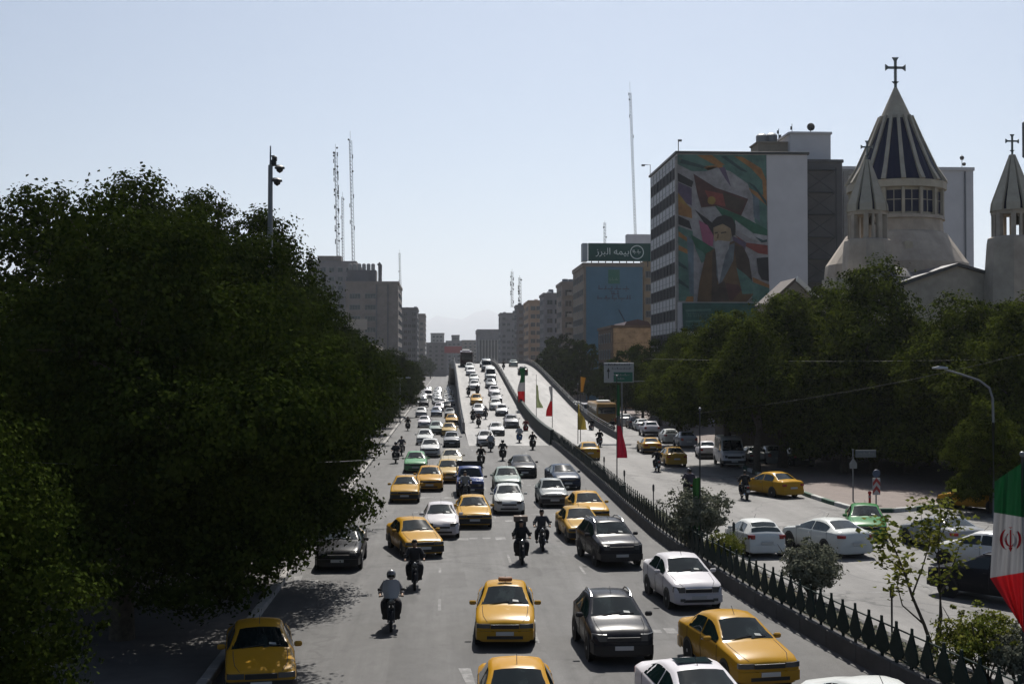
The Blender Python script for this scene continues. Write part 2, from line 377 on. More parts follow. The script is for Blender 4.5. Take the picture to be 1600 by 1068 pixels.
# repair patches and a manhole cover on the near lanes
mb = MB()
for px, py, a, b_ in ((880, 1010, .5, 1.6), (655, 1040, .8, 2.2), (1120, 1000, .6, 1.2), (700, 905, .7, 1.8), (900, 880, .5, 2.0)):
    p = ground(px, py); mb.add([(p.x-a,p.y-b_,.003),(p.x+a,p.y-b_*.9,.003),(p.x+a*.9,p.y+b_,.003),(p.x-a*1.05,p.y+b_*.95,.003)], [(0,1,2,3)])
o = mb.build('asphalt_patch', road_mat('patched_asphalt', (.073, .071, .069), 0, .1, .8, .35, .1), bpy.data.objects['road'], smooth=0); o['kind'] = 'structure'
for px, py in ((760, 930), (1030, 905)):
    p = ground(px, py); o = MB().lathe([(0,.012),(.3,.012),(.34,.004),(.34,.0)], 18).build('manhole_cover', DKSTEEL, bpy.data.objects['road'], (p.x, p.y, 0)); o['kind'] = 'structure'

# tar filled cracks wandering over the asphalt
for par_, zone, cnt, wd_ in (('road', (-5, 9, 26, 110), 16, .03), ('side_road', (13.5, 26, 34, 120), 34, .05)):
    mb = MB(); q = random.Random(cnt)
    for _k in range(cnt):
        x, y = q.uniform(zone[0], zone[1]), q.uniform(zone[2], zone[3]); a = q.choice((math.pi/2, math.pi/2, 0.2, 2.6)) + q.uniform(-.3,.3); vs = []; n_ = q.randint(8, 22)
        for i in range(n_):
            w2 = wd_*q.uniform(.5, 1.5)*(1 if 0 < i < n_-1 else .1); vs += [(x - w2*math.sin(a), y + w2*math.cos(a), .0035), (x + w2*math.sin(a), y - w2*math.cos(a), .0035)]
            a += q.uniform(-.45,.45); x += .75*math.cos(a); y += .75*math.sin(a)
            if x < kerbx(y) + .4 and par_ == 'side_road' or (par_ == 'road' and not -5.6 < x < kerbx(y) - .4): n_ = i + 1; break
        n_ = len(vs)//2
        if n_ > 2: mb.add(vs, [(2*i, 2*i+1, 2*i+3, 2*i+2) for i in range(n_-1)])
    o = mb.build('tar_seam', mat('tar_dark', (.045,.044,.043), .7), bpy.data.objects[par_], smooth=0); o['kind'] = 'structure'
# left pavement with kerb stones
mb = MB(); mb.box((-10.6, 400, .06), (9.1, 860, .16))
pv = struct('pavement', mb, mat('pavement_slabs', (.085, .08, .076), .85, .3, 0, .2, 1.5))
ks = MB().bbox((0, 0, .0), (.28, .97, .3), .025).mesh('kerb_stone', CONC)
for k in range(62): o = link('kerb_stone', ks, pv, (-5.93 + rnd.uniform(-.008,.008), 20 + k, .04 + rnd.uniform(-.006,.006)))
MB().box((-5.93, 541, .04), (.28, 918, .29)).build('kerb_run', CONC, pv, smooth=0)
# right pavement and traffic island, kerb painted green and white in turn
ip = [ground(*q) for q in ((1700,781),(1600,784),(1520,788),(1470,792),(1430,797),(1395,800),(1360,800),(1330,796),(1295,786),(1262,775))]
edge = [(p.x, p.y) for p in ip] + [(22.9, 92), (24.2, 112), (25.3, 135), (25.6, 170), (25.6, 900)]
mb = MB(); mb.slab(edge + [(60, 900), (60, 70)], -.03, .15)
isl = struct('island_pavement', mb, mat('pink_pavers', (.16, .13, .115), .85, .3, 0, .15, 2))
pts = []; acc = 0.
for (a, b_) in zip(edge, edge[1:]):
    a = Vector((*a, 0)); b_ = Vector((*b_, 0)); L = (b_ - a).length
    n = max(1, round(L / 1.0))
    for i in range(n): pts.append((a + (b_-a)*((i+.5)/n), math.atan2((b_-a).y, (b_-a).x), L/n))
ksg = [MB().bbox((0,0,0), (.97,.26,.34), .03).mesh('kerb_stone', m) for m in (mat('kerb_green', (.035,.085,.055), .7, .3, 0, .3, 4), mat('kerb_white', (.42,.42,.40), .75, .3, 0, .2, 4))]
for i, (p, a, L) in enumerate(pts):
    if p.x > 60 or p.y > 150: continue
    o = link('kerb_stone', ksg[(i // 2) % 2], isl, (p.x, p.y, .06), a); o.scale.x = L
# median planter: soil between two kerbs
def medx(y): return kerbx(y) + float(np.interp(y, [0, 30, 45, 60, 75, 128], [1.9, 1.9, 1.8, 1.5, .8, .55]))
mu = list(np.linspace(12, 128, 59))
mb = MB(); vs = []
for u in mu: vs += [(kerbx(u)+.2, u, .33), (medx(u)-.15, u, .33)]
mb.add(vs, [(2*i, 2*i+1, 2*i+3, 2*i+2) for i in range(len(mu)-1)])
med = struct('median_planter', mb, mat('planter_soil', (.10,.085,.06), .95, .2, 0, .4, 3))
for u0, u1 in zip(mu, mu[1:]):
    for fx, h, wd in ((kerbx, .5, .26), (medx, .38, .2)):
        x0, x1 = fx(u0), fx(u1); a = math.atan2(u1-u0, x1-x0); L = math.hypot(u1-u0, x1-x0)
        MB().bbox((0,0,0), (L-.02, wd, h+.05), .02).build('kerb_block', DCONC if fx is kerbx else DCONC, med, ((x0+x1)/2 + (.1 if fx is kerbx else -.1), (u0+u1)/2, h/2-.025)).rotation_euler.z = a
# grass and weeds in the planter
def leaf_mesh(name, cs, ns, size, m, seed=1, flat=.0):
    g = np.random.default_rng(seed); n = len(cs)
    nrm = ns + g.normal(0, .42, (n, 3)); nrm /= np.linalg.norm(nrm, axis=1)[:, None] + 1e-9
    t = g.normal(0, 1, (n, 3)); t -= (t * nrm).sum(1)[:, None] * nrm; t /= np.linalg.norm(t, axis=1)[:, None] + 1e-9
    bt = np.cross(nrm, t); s = size * g.uniform(.65, 1.3, (n, 1))
    V = np.empty((n, 4, 3)); V[:, 0] = cs - t * s * .5; V[:, 1] = cs + bt * s * .45 + nrm * s * .12; V[:, 2] = cs + t * s * .5; V[:, 3] = cs - bt * s * .45 + nrm * s * .12
    me = bpy.data.meshes.new(name); me.vertices.add(n*4); me.vertices.foreach_set('co', V.reshape(-1))
    idx = np.arange(n)[:, None]*4; tri = np.concatenate([idx + np.array([[0,1,2]]), idx + np.array([[0,2,3]])], 1).reshape(-1)
    me.loops.add(n*6); me.loops.foreach_set('vertex_index', tri.astype(np.int32))
    me.polygons.add(n*2); me.polygons.foreach_set('loop_start', np.arange(0, n*6, 3, dtype=np.int32))
    me.materials.append(m); me.update(calc_edges=True); me.validate(); return me
g = np.random.default_rng(5); n = 7000
uu = g.uniform(26, 72, n); xx = np.interp(uu, [a for a,_ in KERB], [b for _,b in KERB]) + g.uniform(.3, 1.4, n)
cs = np.stack([xx, uu, .36 + g.uniform(0, .22, n) * (.4 + g.random(n))], 1)
o = link('ground_cover', leaf_mesh('ground_cover', cs, np.tile([0,0,1.], (n,1)), .11, LEAFB, 3)); tag(o, 'low green ground cover plants along the soil of the median planter', 'ground cover', kind='stuff')

# ------------------------------------------------------------------ flyover
fly = thing('flyover', 'concrete road flyover rising and cresting in the middle of the avenue', 'flyover', (10.6, 300, 0))
def F(o): o.location = (o.location.x - 10.6, o.location.y - 300, o.location.z); return o
fu = list(range(127, 190, 4)) + list(range(190, 310, 5)) + list(range(310, 601, 10))
X0, X1 = 2.6, 18.6
mb = MB(); secs = []
for u in fu: z = rampz(u) + .008; secs.append([(X0, u, max(-.02, z - (z if u < 225 or u > 530 else 1.1)) if False else (-.02 if u < 228 or u > 520 else z-1.2)), (X0, u, z), (X1, u, z), (X1, u, (-.02 if u < 228 or u > 520 else z-1.2))])
mb.loft(secs, closed=True)
F(mb.build('deck', DECK, fly, smooth=0))
def wall(x, wd, h, u0, u1, name, m, step=8):
    us = [u0 + (u1-u0)*i/max(1, round((u1-u0)/step)) for i in range(max(1, round((u1-u0)/step))+1)]
    mb = MB(); mb.loft([[(x-wd/2, u, rampz(u)-.02), (x-wd/2+.04, u, rampz(u)+h-.06), (x-wd/2+.08, u, rampz(u)+h), (x+wd/2-.08, u, rampz(u)+h), (x+wd/2-.04, u, rampz(u)+h-.06), (x+wd/2, u, rampz(u)-.02)] for u in us], closed=True)
    return F(mb.build(name, m, fly, smooth=20))
wall(2.45, .36, 1.0, 150, 600, 'parapet', CONC)
wall(18.75, .3, .75, 134, 600, 'parapet', DCONC)
wall(11.0, .5, .85, 186, 600, 'barrier', DCONC)
wall(11.0, .46, 1.5, 128.5, 186, 'green_barrier', FENCE)
def rail(x, u0, u1, h0, name='hand_rail'):
    us = np.arange(u0, u1, 6.); mb = MB()
    for dz in (.22, .45): mb.tube([(x, u, rampz(u)+h0+dz) for u in us], .035, 6)
    for u in us: mb.box((x, u, rampz(u)+h0+.22), (.06, .06, .48))
    F(mb.build(name, DKSTEEL, fly))
rail(2.45, 150, 330, 1.0); rail(18.75, 140, 330, .75); rail(11.0, 186, 330, .85)
for u in (250, 290, 330, 370, 410, 450, 490):
    for x in (5.5, 15.7): F(MB().cyl((x, u, -.02), (x, u, rampz(u)-1.2), .8, .8, 14).build('pier', CONC, fly))
# median fence: a row of cypress-shaped steel plates between two rails
fence = thing('median_fence', 'dark green metal fence of cypress shaped plates along the median kerb', 'fence', (0, 0, 0))
FSP = .80; pm = MB()
pm.prism([(-.04,1.27),(.04,1.27),(.045,1.1),(.09,1.02),(.29,.6),(.39,.36),(.27,.2),(.06,.1),(.05,0),(-.05,0),(-.06,.1),(-.27,.2),(-.39,.36),(-.29,.6),(-.09,1.02),(-.045,1.1)], -.022, .022)
pme = pm.mesh('cypress_plate', FENCE, 0)
u = 16.; path = []
while u < 128.3:
    x = kerbx(u) + .1; x2 = kerbx(u+.5) + .1; a = math.atan2(.5, x2-x); z = (.5 if u < 128 else .85) + rampz(u) - .01
    path.append((x, u, z)); pl = link('cypress_plate', pme, fence, (x, u, z + rnd.uniform(-.015,.015)), a + rnd.uniform(-.06,.06)); pl.rotation_euler.y = rnd.uniform(-.035,.035); pl.scale.z = rnd.uniform(.80,.84); u += FSP * math.sin(a)
for h in (.13, .86): MB().tube([(x, u, z+h) for x, u, z in path], .022, 6).build('fence_rail', FENCE, fence)
# ------------------------------------------------------------------ vehicles (front points towards -Y)
def lerp(a, b, t): return a + (b - a) * t
class Body:
    def __init__(s, st, zbot=.22): s.st = st; s.zbot = zbot; s.L = st[-1][0]
    def par(s, y):
        st = s.st
        for a, b in zip(st, st[1:]):
            if y <= b[0]: t = (y - a[0]) / (b[0] - a[0]); return [lerp(p, q, t) for p, q in zip(a[1:], b[1:])]
        return list(st[-1][1:])
    def sec(s, y):
        w, zb, zt, wt = s.par(y); zb_ = s.zbot; dz = min(.06, max(.012, (zt - zb) * .12)); mid = zb_ + (zb - zb_) * .55
        return [(0, zb_), (w*.86, zb_), (w*.965, zb_+.09), (w, mid), (w*.985, zb-.03), (w*.965, zb), (wt+ .02, zt-dz), (wt*.93, zt-dz*.25), (wt*.6, zt+.012), (0, zt+.03)]
    def full(s, y):
        h = s.sec(y); return [(x, y, z) for x, z in h] + [(-x, y, z) for x, z in reversed(h[1:-1])]
def patch(body, ys, ts, seg, off=.006, side=1):
    """panel laid on the side of the cabin between belt (5) and roof edge (6)"""
    mb = MB(); n = len(ts); vs = []
    for y in ys:
        h = body.sec(y); a, b = Vector(h[5]), Vector(h[6])
        for t in ts:
            p = a.lerp(b, t); d = b - a; nx = Vector((d.y, -d.x)).normalized() if d.length > 1e-4 else Vector((1, 0))
            if nx.x < 0: nx = -nx
            q = p + nx * off; vs.append((side*q.x, y, q.y))
    fs = [(k*n+i, k*n+i+1, k*n+n+i+1, k*n+n+i) for k in range(len(ys)-1) for i in range(n-1)]
    return mb.add(vs, fs)
def screen(body, y0, y1, kx=.93, off=.006, n=3):
    """windscreen laid on the sloping top between two stations"""
    mb = MB(); vs = []; rows = n+1; rear = body.par(y0)[1+0] is None
    za, zb = body.sec(y0)[9][1], body.sec(y1)[9][1]; d = Vector((y1-y0, zb-za)).normalized(); nn = Vector((-d.y, d.x))
    if nn.y < 0: nn = -nn
    for k in range(rows):
        y = lerp(y0, y1, k / n); h = body.sec(y); xs = [h[6][0]*kx, h[7][0]*kx, h[8][0], 0]; zs = [lerp(h[6][1], h[7][1], .35), h[7][1], h[8][1], h[9][1]]
        row = [(x, y + nn.x*off, z + nn.y*off) for x, z in zip(xs, zs)]
        vs += row + [(-x, yy, z) for x, yy, z in reversed(row[:-1])]
    m = 7; return mb.add(vs, [(k*m+i, k*m+i+1, k*m+m+i+1, k*m+m+i) for k in range(n) for i in range(m-1)])
TYRE = {}; 
def wheel_mesh(r, wd):
    k = (round(r, 3), wd)
    if k not in TYRE:
        t = MB().lathe([(r*.62, -wd/2), (r*.93, -wd/2), (r, -wd*.32), (r, wd*.32), (r*.93, wd/2), (r*.62, wd/2)], 22, 'X').mesh('tyre', RUBBER)
        rm = MB(); rm.lathe([(0, .02), (r*.16, .02), (r*.2, -.02), (r*.55, -.035), (r*.60, .0), (r*.64, .0)], 22, 'X')
        for i in range(5):
            a = 2*math.pi*i/5; rm.box((.0, math.cos(a)*r*.38, math.sin(a)*r*.38), (.03, .07, r*.42), M=Matrix.Rotation(a - math.pi/2, 3, 'X'))
        TYRE[k] = (t, rm.mesh('rim', RIM))
    return TYRE[k]
def P(mb, name, mats, parent, loc=(0,0,0), smooth=40, tint=False):
    o = mb.build(name, mats, parent, loc, smooth) if isinstance(mb, MB) else link(name, mb, parent, loc)
    if tint: o['_tint'] = 1
    POOL.append(o); return o
def wheels(root, w, yf, yr, r, wd=.19):
    t, rm = wheel_mesh(r, wd)
    for y in (yf, yr):
        for sx in (-1, 1):
            wh = P(t, 'wheel', None, root, (sx*(w - wd*.42), y, r)); P(rm, 'rim', None, wh, (sx*wd*.42, 0, 0)).rotation_euler.z = 0 if sx > 0 else math.pi
def strip(pts, z0, z1, d=.05):
    """a band that follows the plan outline pts (x,y), between heights"""
    mb = MB(); secs = [[(x, y, z0), (x, y, z1), (x, y+d, z1), (x, y+d, z0)] for x, y in pts]; return mb.loft(secs, closed=True)
def make_car(name, st, wheelbase=(.82, 3.45), r=.3, zbot=.2, pil=(), A=None, C=None, lamp=None, grille=None, tail=None, bumper='paint', rails=False, sunroof=False, sign=False, rearplate=True, kx=.93, fog=False, strake=False):
    root = link(name, None); root['_proto'] = 1; POOL.append(root)
    b = Body(st, zbot); L = b.L; W = max(s[1] for s in st)
    ys = []
    for a, c in zip(st, st[1:]): k = 1 if c[0]-a[0] < .3 else (2 if c[0]-a[0] < .7 else 3); ys += [lerp(a[0], c[0], i/k) for i in range(k)]
    ys.append(L); mb = MB(); mb.loft([[(x, y - L/2, z) for x, y, z in b.full(y)] for y in ys], closed=True)
    P(mb, 'body', PAINT, root, smooth=42, tint=True)
    def sh(m):
        m.v = [(x, y - L/2, z) for x, y, z in m.v]; return m
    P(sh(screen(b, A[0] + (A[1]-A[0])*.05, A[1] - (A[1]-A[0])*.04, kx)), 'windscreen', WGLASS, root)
    P(sh(screen(b, C[0] + (C[1]-C[0])*.05, C[1] - (C[1]-C[0])*.1, kx)), 'rear_window', GLASS, root)
    for sx in (-1, 1):
        for (y0, y1) in pil:
            n = 4; P(sh(patch(b, [lerp(y0, y1, i/n) for i in range(n+1)], (.07, .5, .9), 0, .007, sx)), 'side_window', GLASS, root)
        for y in wheelbase: P(MB().lathe([(0, 0), (r*1.2, 0), (r*1.2, .03)], 20, 'X', (sx*(W-.022) - (.0 if sx > 0 else .03), y - L/2, r+.01)), 'wheel_arch', BLACK, root)
        mr = MB().bbox((0,0,0), (.2,.1,.13), .03); P(mr, 'mirror', PAINT, root, (sx*(W+.1), A[0]+.42-L/2, b.par(A[0]+.4)[1]+.07), tint=True)
        lx0, lx1, lz0, lz1 = lamp
        def fy(x): return float(np.interp(x, [0, st[0][1], st[1][1], st[2][1]], [0-.02, 0-.015, st[1][0]-.02, st[2][0]-.02])) - L/2
        xs = [lx0, (lx0+lx1)/2, lx1]; P(strip([(sx*x, fy(x)-.012) for x in xs], lz0, lz1, .1), 'headlight', LAMP, root)
        def ry(x): return L - float(np.interp(x, [0, st[-1][1], st[-2][1], st[-3][1]], [-.02, -.015, (L-st[-2][0])-.02, (L-st[-3][0])-.02])) - L/2
        tx0, tx1, tz0, tz1 = tail; P(strip([(sx*x, ry(x)-.06) for x in (tx0, (tx0+tx1)/2, tx1)], tz0, tz1, .08), 'tail_light', TAIL, root)
        P(MB().bbox((0,0,0), (.012,.13,.03), .004), 'door_handle', BLACK if bumper == 'black' else CHROME, root, (sx*(W+.004), (pil[0][1]-.12)-L/2, b.par(2.2)[1]-.1))
    gx, gz0, gz1 = grille
    P(strip([(x, -.034-L/2+.0*abs(x)) for x in (-lx0+.02, -gx, 0, gx, lx0-.02)], gz0, gz1, .06), 'grille', BLACK, root)
    bm = PAINT if bumper == 'paint' else BLACK
    nose = [(-st[2][1]-.005, st[2][0]+.1), (-st[1][1]-.01, st[1][0]-.03), (-st[0][1], -.045), (0, -.065), (st[0][1], -.045), (st[1][1]+.01, st[1][0]-.03), (st[2][1]+.005, st[2][0]+.1)]
    P(strip([(x, y-L/2) for x, y in nose], zbot+.06, zbot+.30, .14), 'bumper', bm, root, tint=True)
    P(strip([(x*.72, y-.012-L/2) for x, y in nose], zbot+.08, zbot+.17, .05), 'air_intake', BLACK, root)
    tailp = [(-st[-3][1]-.005, st[-3][0]-.1), (-st[-2][1]-.01, st[-2][0]+.03), (-st[-1][1], L+.03), (0, L+.05), (st[-1][1], L+.03), (st[-2][1]+.01, st[-2][0]+.03), (st[-3][1]+.005, st[-3][0]-.1)]
    P(strip([(x, y-.14-L/2) for x, y in tailp], zbot+.05, zbot+.32, .14), 'bumper', bm, root, tint=True)
    P(MB().bbox((0,0,0), (.5,.02,.11), .004), 'number_plate', PLATE, root, (0, -.085-L/2, zbot+.24))
    P(MB().bbox((0,0,0), (.5,.02,.11), .004), 'number_plate', PLATE, root, (0, L/2+.062, zbot+(.42 if rearplate else .2)))
    pa = b.sec(lerp(*A, .22)); P(MB().add([(.22,lerp(*A,.16)-L/2-.03,b.sec(lerp(*A,.16))[8][1]+.02),(.40,lerp(*A,.16)-L/2-.03,b.sec(lerp(*A,.16))[7][1]+.02),(.38,lerp(*A,.26)-L/2-.03,b.sec(lerp(*A,.26))[7][1]+.02),(.22,lerp(*A,.26)-L/2-.03,b.sec(lerp(*A,.26))[8][1]+.02)],[(0,1,2,3)]), 'pale_screen_patch', mat('pale_screen_patch', (.22,.24,.23), .6), root)  # small pale quad low on one side of the windscreen
    wheels(root, W, wheelbase[0]-L/2, wheelbase[1]-L/2, r)
    yr = (A[1]+C[0])/2; zr = b.sec(yr)[9][1]
    P(MB().tube([(0, A[1]+.15-L/2, zr-.03), (0, A[1]+.35-L/2, zr+.16)], .008, 5), 'aerial', BLACK, root)
    P(MB().tube([(-.45, A[0]+.02-L/2, b.sec(A[0])[9][1]+.012), (.12, A[0]+.1-L/2, b.sec(A[0]+.1)[9][1]+.02)], .012, 4).tube([(.08, A[0]+.02-L/2, b.sec(A[0])[9][1]+.012), (.5, A[0]+.1-L/2, b.sec(A[0]+.1)[8][1]+.02)], .012, 4), 'wiper', BLACK, root)
    def topz(y, x):
        h = b.sec(y)[5:]; return float(np.interp(x, [q[0] for q in reversed(h)], [q[1] for q in reversed(h)]))
    for sx in (-1, 1):
        P(MB().tube([(sx*xx, y-L/2, topz(y, xx)+.001) for y, xx in ((st[1][0]+.02, .5), (st[2][0], .62), (A[0]-.35, .66), (A[0]-.04, .66))], .008, 4), 'bonnet_seam', BLACK, root)
        for y in (pil[0][0]-.12, (pil[0][1]+pil[1][0])/2, pil[1][1]+.06): h = b.sec(y); P(MB().tube([(sx*(h[k][0]+.002), y-L/2, h[k][1]) for k in (2,3,4,5)], .009, 4), 'door_seam', BLACK, root)
    P(MB().bbox((-.33,0,0), (.3,.02,.1), .01).bbox((.34,0,0), (.3,.02,.1), .01), 'number_plate_lamp', BLACK, root, (0, L/2-.02, zbot+.12)) if strake else None
    if fog: P(MB().box((-.55,0,0), (.16,.03,.09)).box((.55,0,0), (.16,.03,.09)), 'fog_light', LAMP, root, (0, -.07-L/2, zbot+.16))
    if rails:
        for sx in (-1, 1): P(MB().tube([(sx*b.par(y)[3]*.93, y-L/2, b.par(y)[2]+(.0 if y in (A[1]+.05, C[0]-.05) else .07)) for y in (A[1]+.05, A[1]+.3, (A[1]+C[0])/2, C[0]-.3, C[0]-.05)], .022, 6), 'roof_rail', CHROME, root)
    if sunroof: P(MB().bbox((0,0,0), (.8,.5,.02), .008), 'sunroof', GLASS, root, (0, A[1]+.55-L/2, zr+.0))
    if sign: 
        s_ = P(MB().bbox((0,0,0), (.42,.16,.13), .03), 'taxi_sign', mat('sign_amber', (.25,.1,.03), .4), root, (0, yr-.25-L/2, zr+.07))
    return root
def S(*r): return list(r)
# stations: y, half width, belt height, top height, half width of the top
samand = make_car('taxi_car', [(0,.70,.60,.63,.62),(.07,.80,.68,.72,.7),(.4,.845,.78,.84,.74),(1.0,.86,.86,.93,.75),(1.32,.86,.90,.98,.74),(2.15,.86,.93,1.40,.575),(2.7,.86,.94,1.455,.58),(3.25,.86,.95,1.40,.565),(3.9,.855,.96,1.05,.68),(4.3,.84,.95,1.03,.70),(4.43,.80,.92,.98,.7),(4.5,.74,.84,.9,.66)],
    (.85,3.5), .3, .2, ((1.5,2.52),(2.58,3.5)), (1.32,2.15), (3.25,3.9), (.42,.80,.58,.70), (.34,.57,.68), (.52,.78,.72,.86))
samand_sign = make_car('taxi_car', [(0,.70,.60,.63,.62),(.07,.80,.68,.72,.7),(.4,.845,.78,.84,.74),(1.0,.86,.86,.93,.75),(1.32,.86,.90,.98,.74),(2.15,.86,.93,1.40,.575),(2.7,.86,.94,1.455,.58),(3.25,.86,.95,1.40,.565),(3.9,.855,.96,1.05,.68),(4.3,.84,.95,1.03,.70),(4.43,.80,.92,.98,.7),(4.5,.74,.84,.9,.66)],
    (.85,3.5), .3, .2, ((1.5,2.52),(2.58,3.5)), (1.32,2.15), (3.25,3.9), (.42,.80,.58,.70), (.34,.57,.68), (.52,.78,.72,.86), sign=True, rails=False)
peugeot = make_car('taxi_car', [(0,.74,.58,.61,.68),(.06,.81,.66,.69,.73),(.4,.845,.74,.79,.76),(1.1,.85,.84,.89,.76),(1.4,.85,.88,.95,.75),(2.2,.85,.90,1.34,.56),(2.75,.85,.91,1.395,.57),(3.3,.85,.92,1.35,.555),(3.85,.845,.93,1.03,.68),(4.3,.83,.92,1.0,.7),(4.4,.76,.84,.92,.68)],
    (.8,3.45), .3, .2, ((1.58,2.55),(2.62,3.5)), (1.4,2.2), (3.3,3.85), (.40,.80,.56,.68), (.38,.55,.67), (.42,.78,.72,.86), bumper='black')
pride = make_car('sedan', [(0,.70,.60,.64,.64),(.06,.76,.70,.74,.68),(.35,.795,.78,.83,.70),(.95,.80,.86,.92,.70),(1.15,.80,.90,.98,.70),(1.85,.80,.92,1.40,.56),(2.4,.80,.93,1.455,.57),(2.95,.80,.94,1.41,.56),(3.45,.795,.95,1.06,.64),(3.85,.78,.94,1.03,.66),(3.95,.72,.86,.94,.62)],
    (.7,3.05), .28, .2, ((1.32,2.2),(2.26,3.12)), (1.15,1.85), (2.95,3.45), (.40,.75,.60,.73), (.34,.60,.70), (.45,.73,.70,.88), bumper='black')
l90 = make_car('sedan', [(0,.70,.66,.69,.62),(.07,.80,.76,.80,.7),(.35,.85,.86,.91,.74),(.95,.87,.95,1.02,.75),(1.2,.87,.99,1.07,.75),(1.95,.87,1.01,1.46,.60),(2.5,.87,1.02,1.535,.61),(3.1,.87,1.03,1.48,.595),(3.65,.865,1.05,1.15,.70),(4.1,.85,1.04,1.12,.72),(4.18,.81,1.0,1.07,.7),(4.25,.74,.9,.98,.66)],
    (.8,3.43), .31, .23, ((1.38,2.28),(2.34,3.3)), (1.2,1.95), (3.1,3.65), (.46,.82,.62,.80), (.40,.62,.74), (.56,.80,.74,.98), fog=True)
hatch = make_car('hatchback', [(0,.66,.58,.61,.56),(.1,.76,.68,.72,.64),(.4,.815,.80,.86,.68),(.85,.825,.88,.96,.69),(1.05,.825,.92,1.02,.69),(1.85,.825,.94,1.40,.56),(2.4,.825,.95,1.45,.57),(3.1,.825,.97,1.40,.56),(3.45,.82,.98,1.22,.58),(3.72,.80,.96,1.0,.66),(3.82,.74,.84,.88,.62)],
    (.72,3.16), .29, .2, ((1.25,2.2),(2.26,3.05)), (1.05,1.85), (3.1,3.72), (.40,.78,.58,.74), (.26,.5,.58), (.52,.80,.78,.94), kx=.95)
cross = make_car('crossover', [(0,.70,.66,.69,.60),(.07,.80,.77,.81,.68),(.35,.855,.88,.93,.74),(.9,.875,.96,1.03,.75),(1.15,.875,1.0,1.09,.75),(1.95,.875,1.02,1.49,.60),(2.5,.875,1.04,1.55,.61),(3.3,.875,1.06,1.49,.60),(3.75,.86,1.06,1.15,.64),(3.98,.82,1.0,1.06,.66),(4.06,.74,.9,.96,.64)],
    (.8,3.39), .33, .25, ((1.35,2.28),(2.34,3.35)), (1.15,1.95), (3.3,3.75), (.46,.83,.66,.84), (.40,.66,.76), (.55,.80,.8,1.02), bumper='black', rails=True)
suv = make_car('suv', [(0,.76,.74,.78,.68),(.07,.85,.86,.90,.74),(.35,.90,.96,1.01,.79),(1.0,.91,1.04,1.11,.79),(1.25,.91,1.07,1.17,.79),(2.0,.91,1.10,1.60,.64),(2.6,.91,1.12,1.675,.65),(3.7,.91,1.14,1.62,.63),(4.15,.90,1.13,1.26,.68),(4.33,.86,1.06,1.14,.7),(4.42,.78,.95,1.02,.66)],
    (.88,3.52), .35, .28, ((1.45,2.42),(2.48,3.35),(3.41,3.85)), (1.25,2.0), (3.7,4.15), (.50,.88,.74,.92), (.44,.72,.86), (.62,.86,.86,1.1), bumper='black', rails=True)
modern = make_car('sedan', [(0,.66,.58,.61,.54),(.1,.80,.70,.74,.66),(.45,.885,.82,.87,.72),(1.05,.905,.90,.97,.75),(1.35,.905,.94,1.03,.74),(2.3,.905,.97,1.41,.59),(2.85,.905,.98,1.455,.60),(3.35,.905,1.0,1.41,.58),(4.15,.90,1.03,1.12,.66),(4.55,.87,1.01,1.10,.68),(4.68,.80,.94,1.02,.66),(4.74,.72,.86,.92,.62)],
    (.9,3.65), .33, .19, ((1.6,2.62),(2.68,3.75)), (1.35,2.3), (3.35,4.15), (.48,.86,.64,.74), (.40,.56,.66), (.58,.86,.84,.96))
modern_sr = make_car('sedan', [(0,.66,.58,.61,.54),(.1,.80,.70,.74,.66),(.45,.885,.82,.87,.72),(1.05,.905,.90,.97,.75),(1.35,.905,.94,1.03,.74),(2.3,.905,.97,1.41,.59),(2.85,.905,.98,1.455,.60),(3.35,.905,1.0,1.41,.58),(4.15,.90,1.03,1.12,.66),(4.55,.87,1.01,1.10,.68),(4.68,.80,.94,1.02,.66),(4.74,.72,.86,.92,.62)],
    (.9,3.65), .33, .19, ((1.6,2.62),(2.68,3.75)), (1.35,2.3), (3.35,4.15), (.48,.86,.64,.74), (.40,.56,.66), (.58,.86,.84,.96), sunroof=True)
def make_van():
    v = make_car('minibus', [(0,.78,.86,.92,.74),(.08,.86,1.02,1.10,.78),(.35,.94,1.12,1.20,.82),(.75,.95,1.16,1.26,.84),(1.5,.95,1.2,2.1,.78),(2.0,.95,1.22,2.32,.80),(4.6,.95,1.22,2.34,.80),(5.15,.95,1.22,2.28,.78),(5.25,.92,1.2,1.5,.80),(5.3,.88,1.1,1.2,.80)],
        (.95,4.3), .34, .28, ((1.35,1.95),(2.05,2.95),(3.05,3.95),(4.05,4.9)), (.75,1.5), (5.15,5.25), (.55,.88,.78,.98), (.48,.74,.92), (.74,.90,.8,1.15), bumper='black', kx=.95)
    return v
van = make_van()
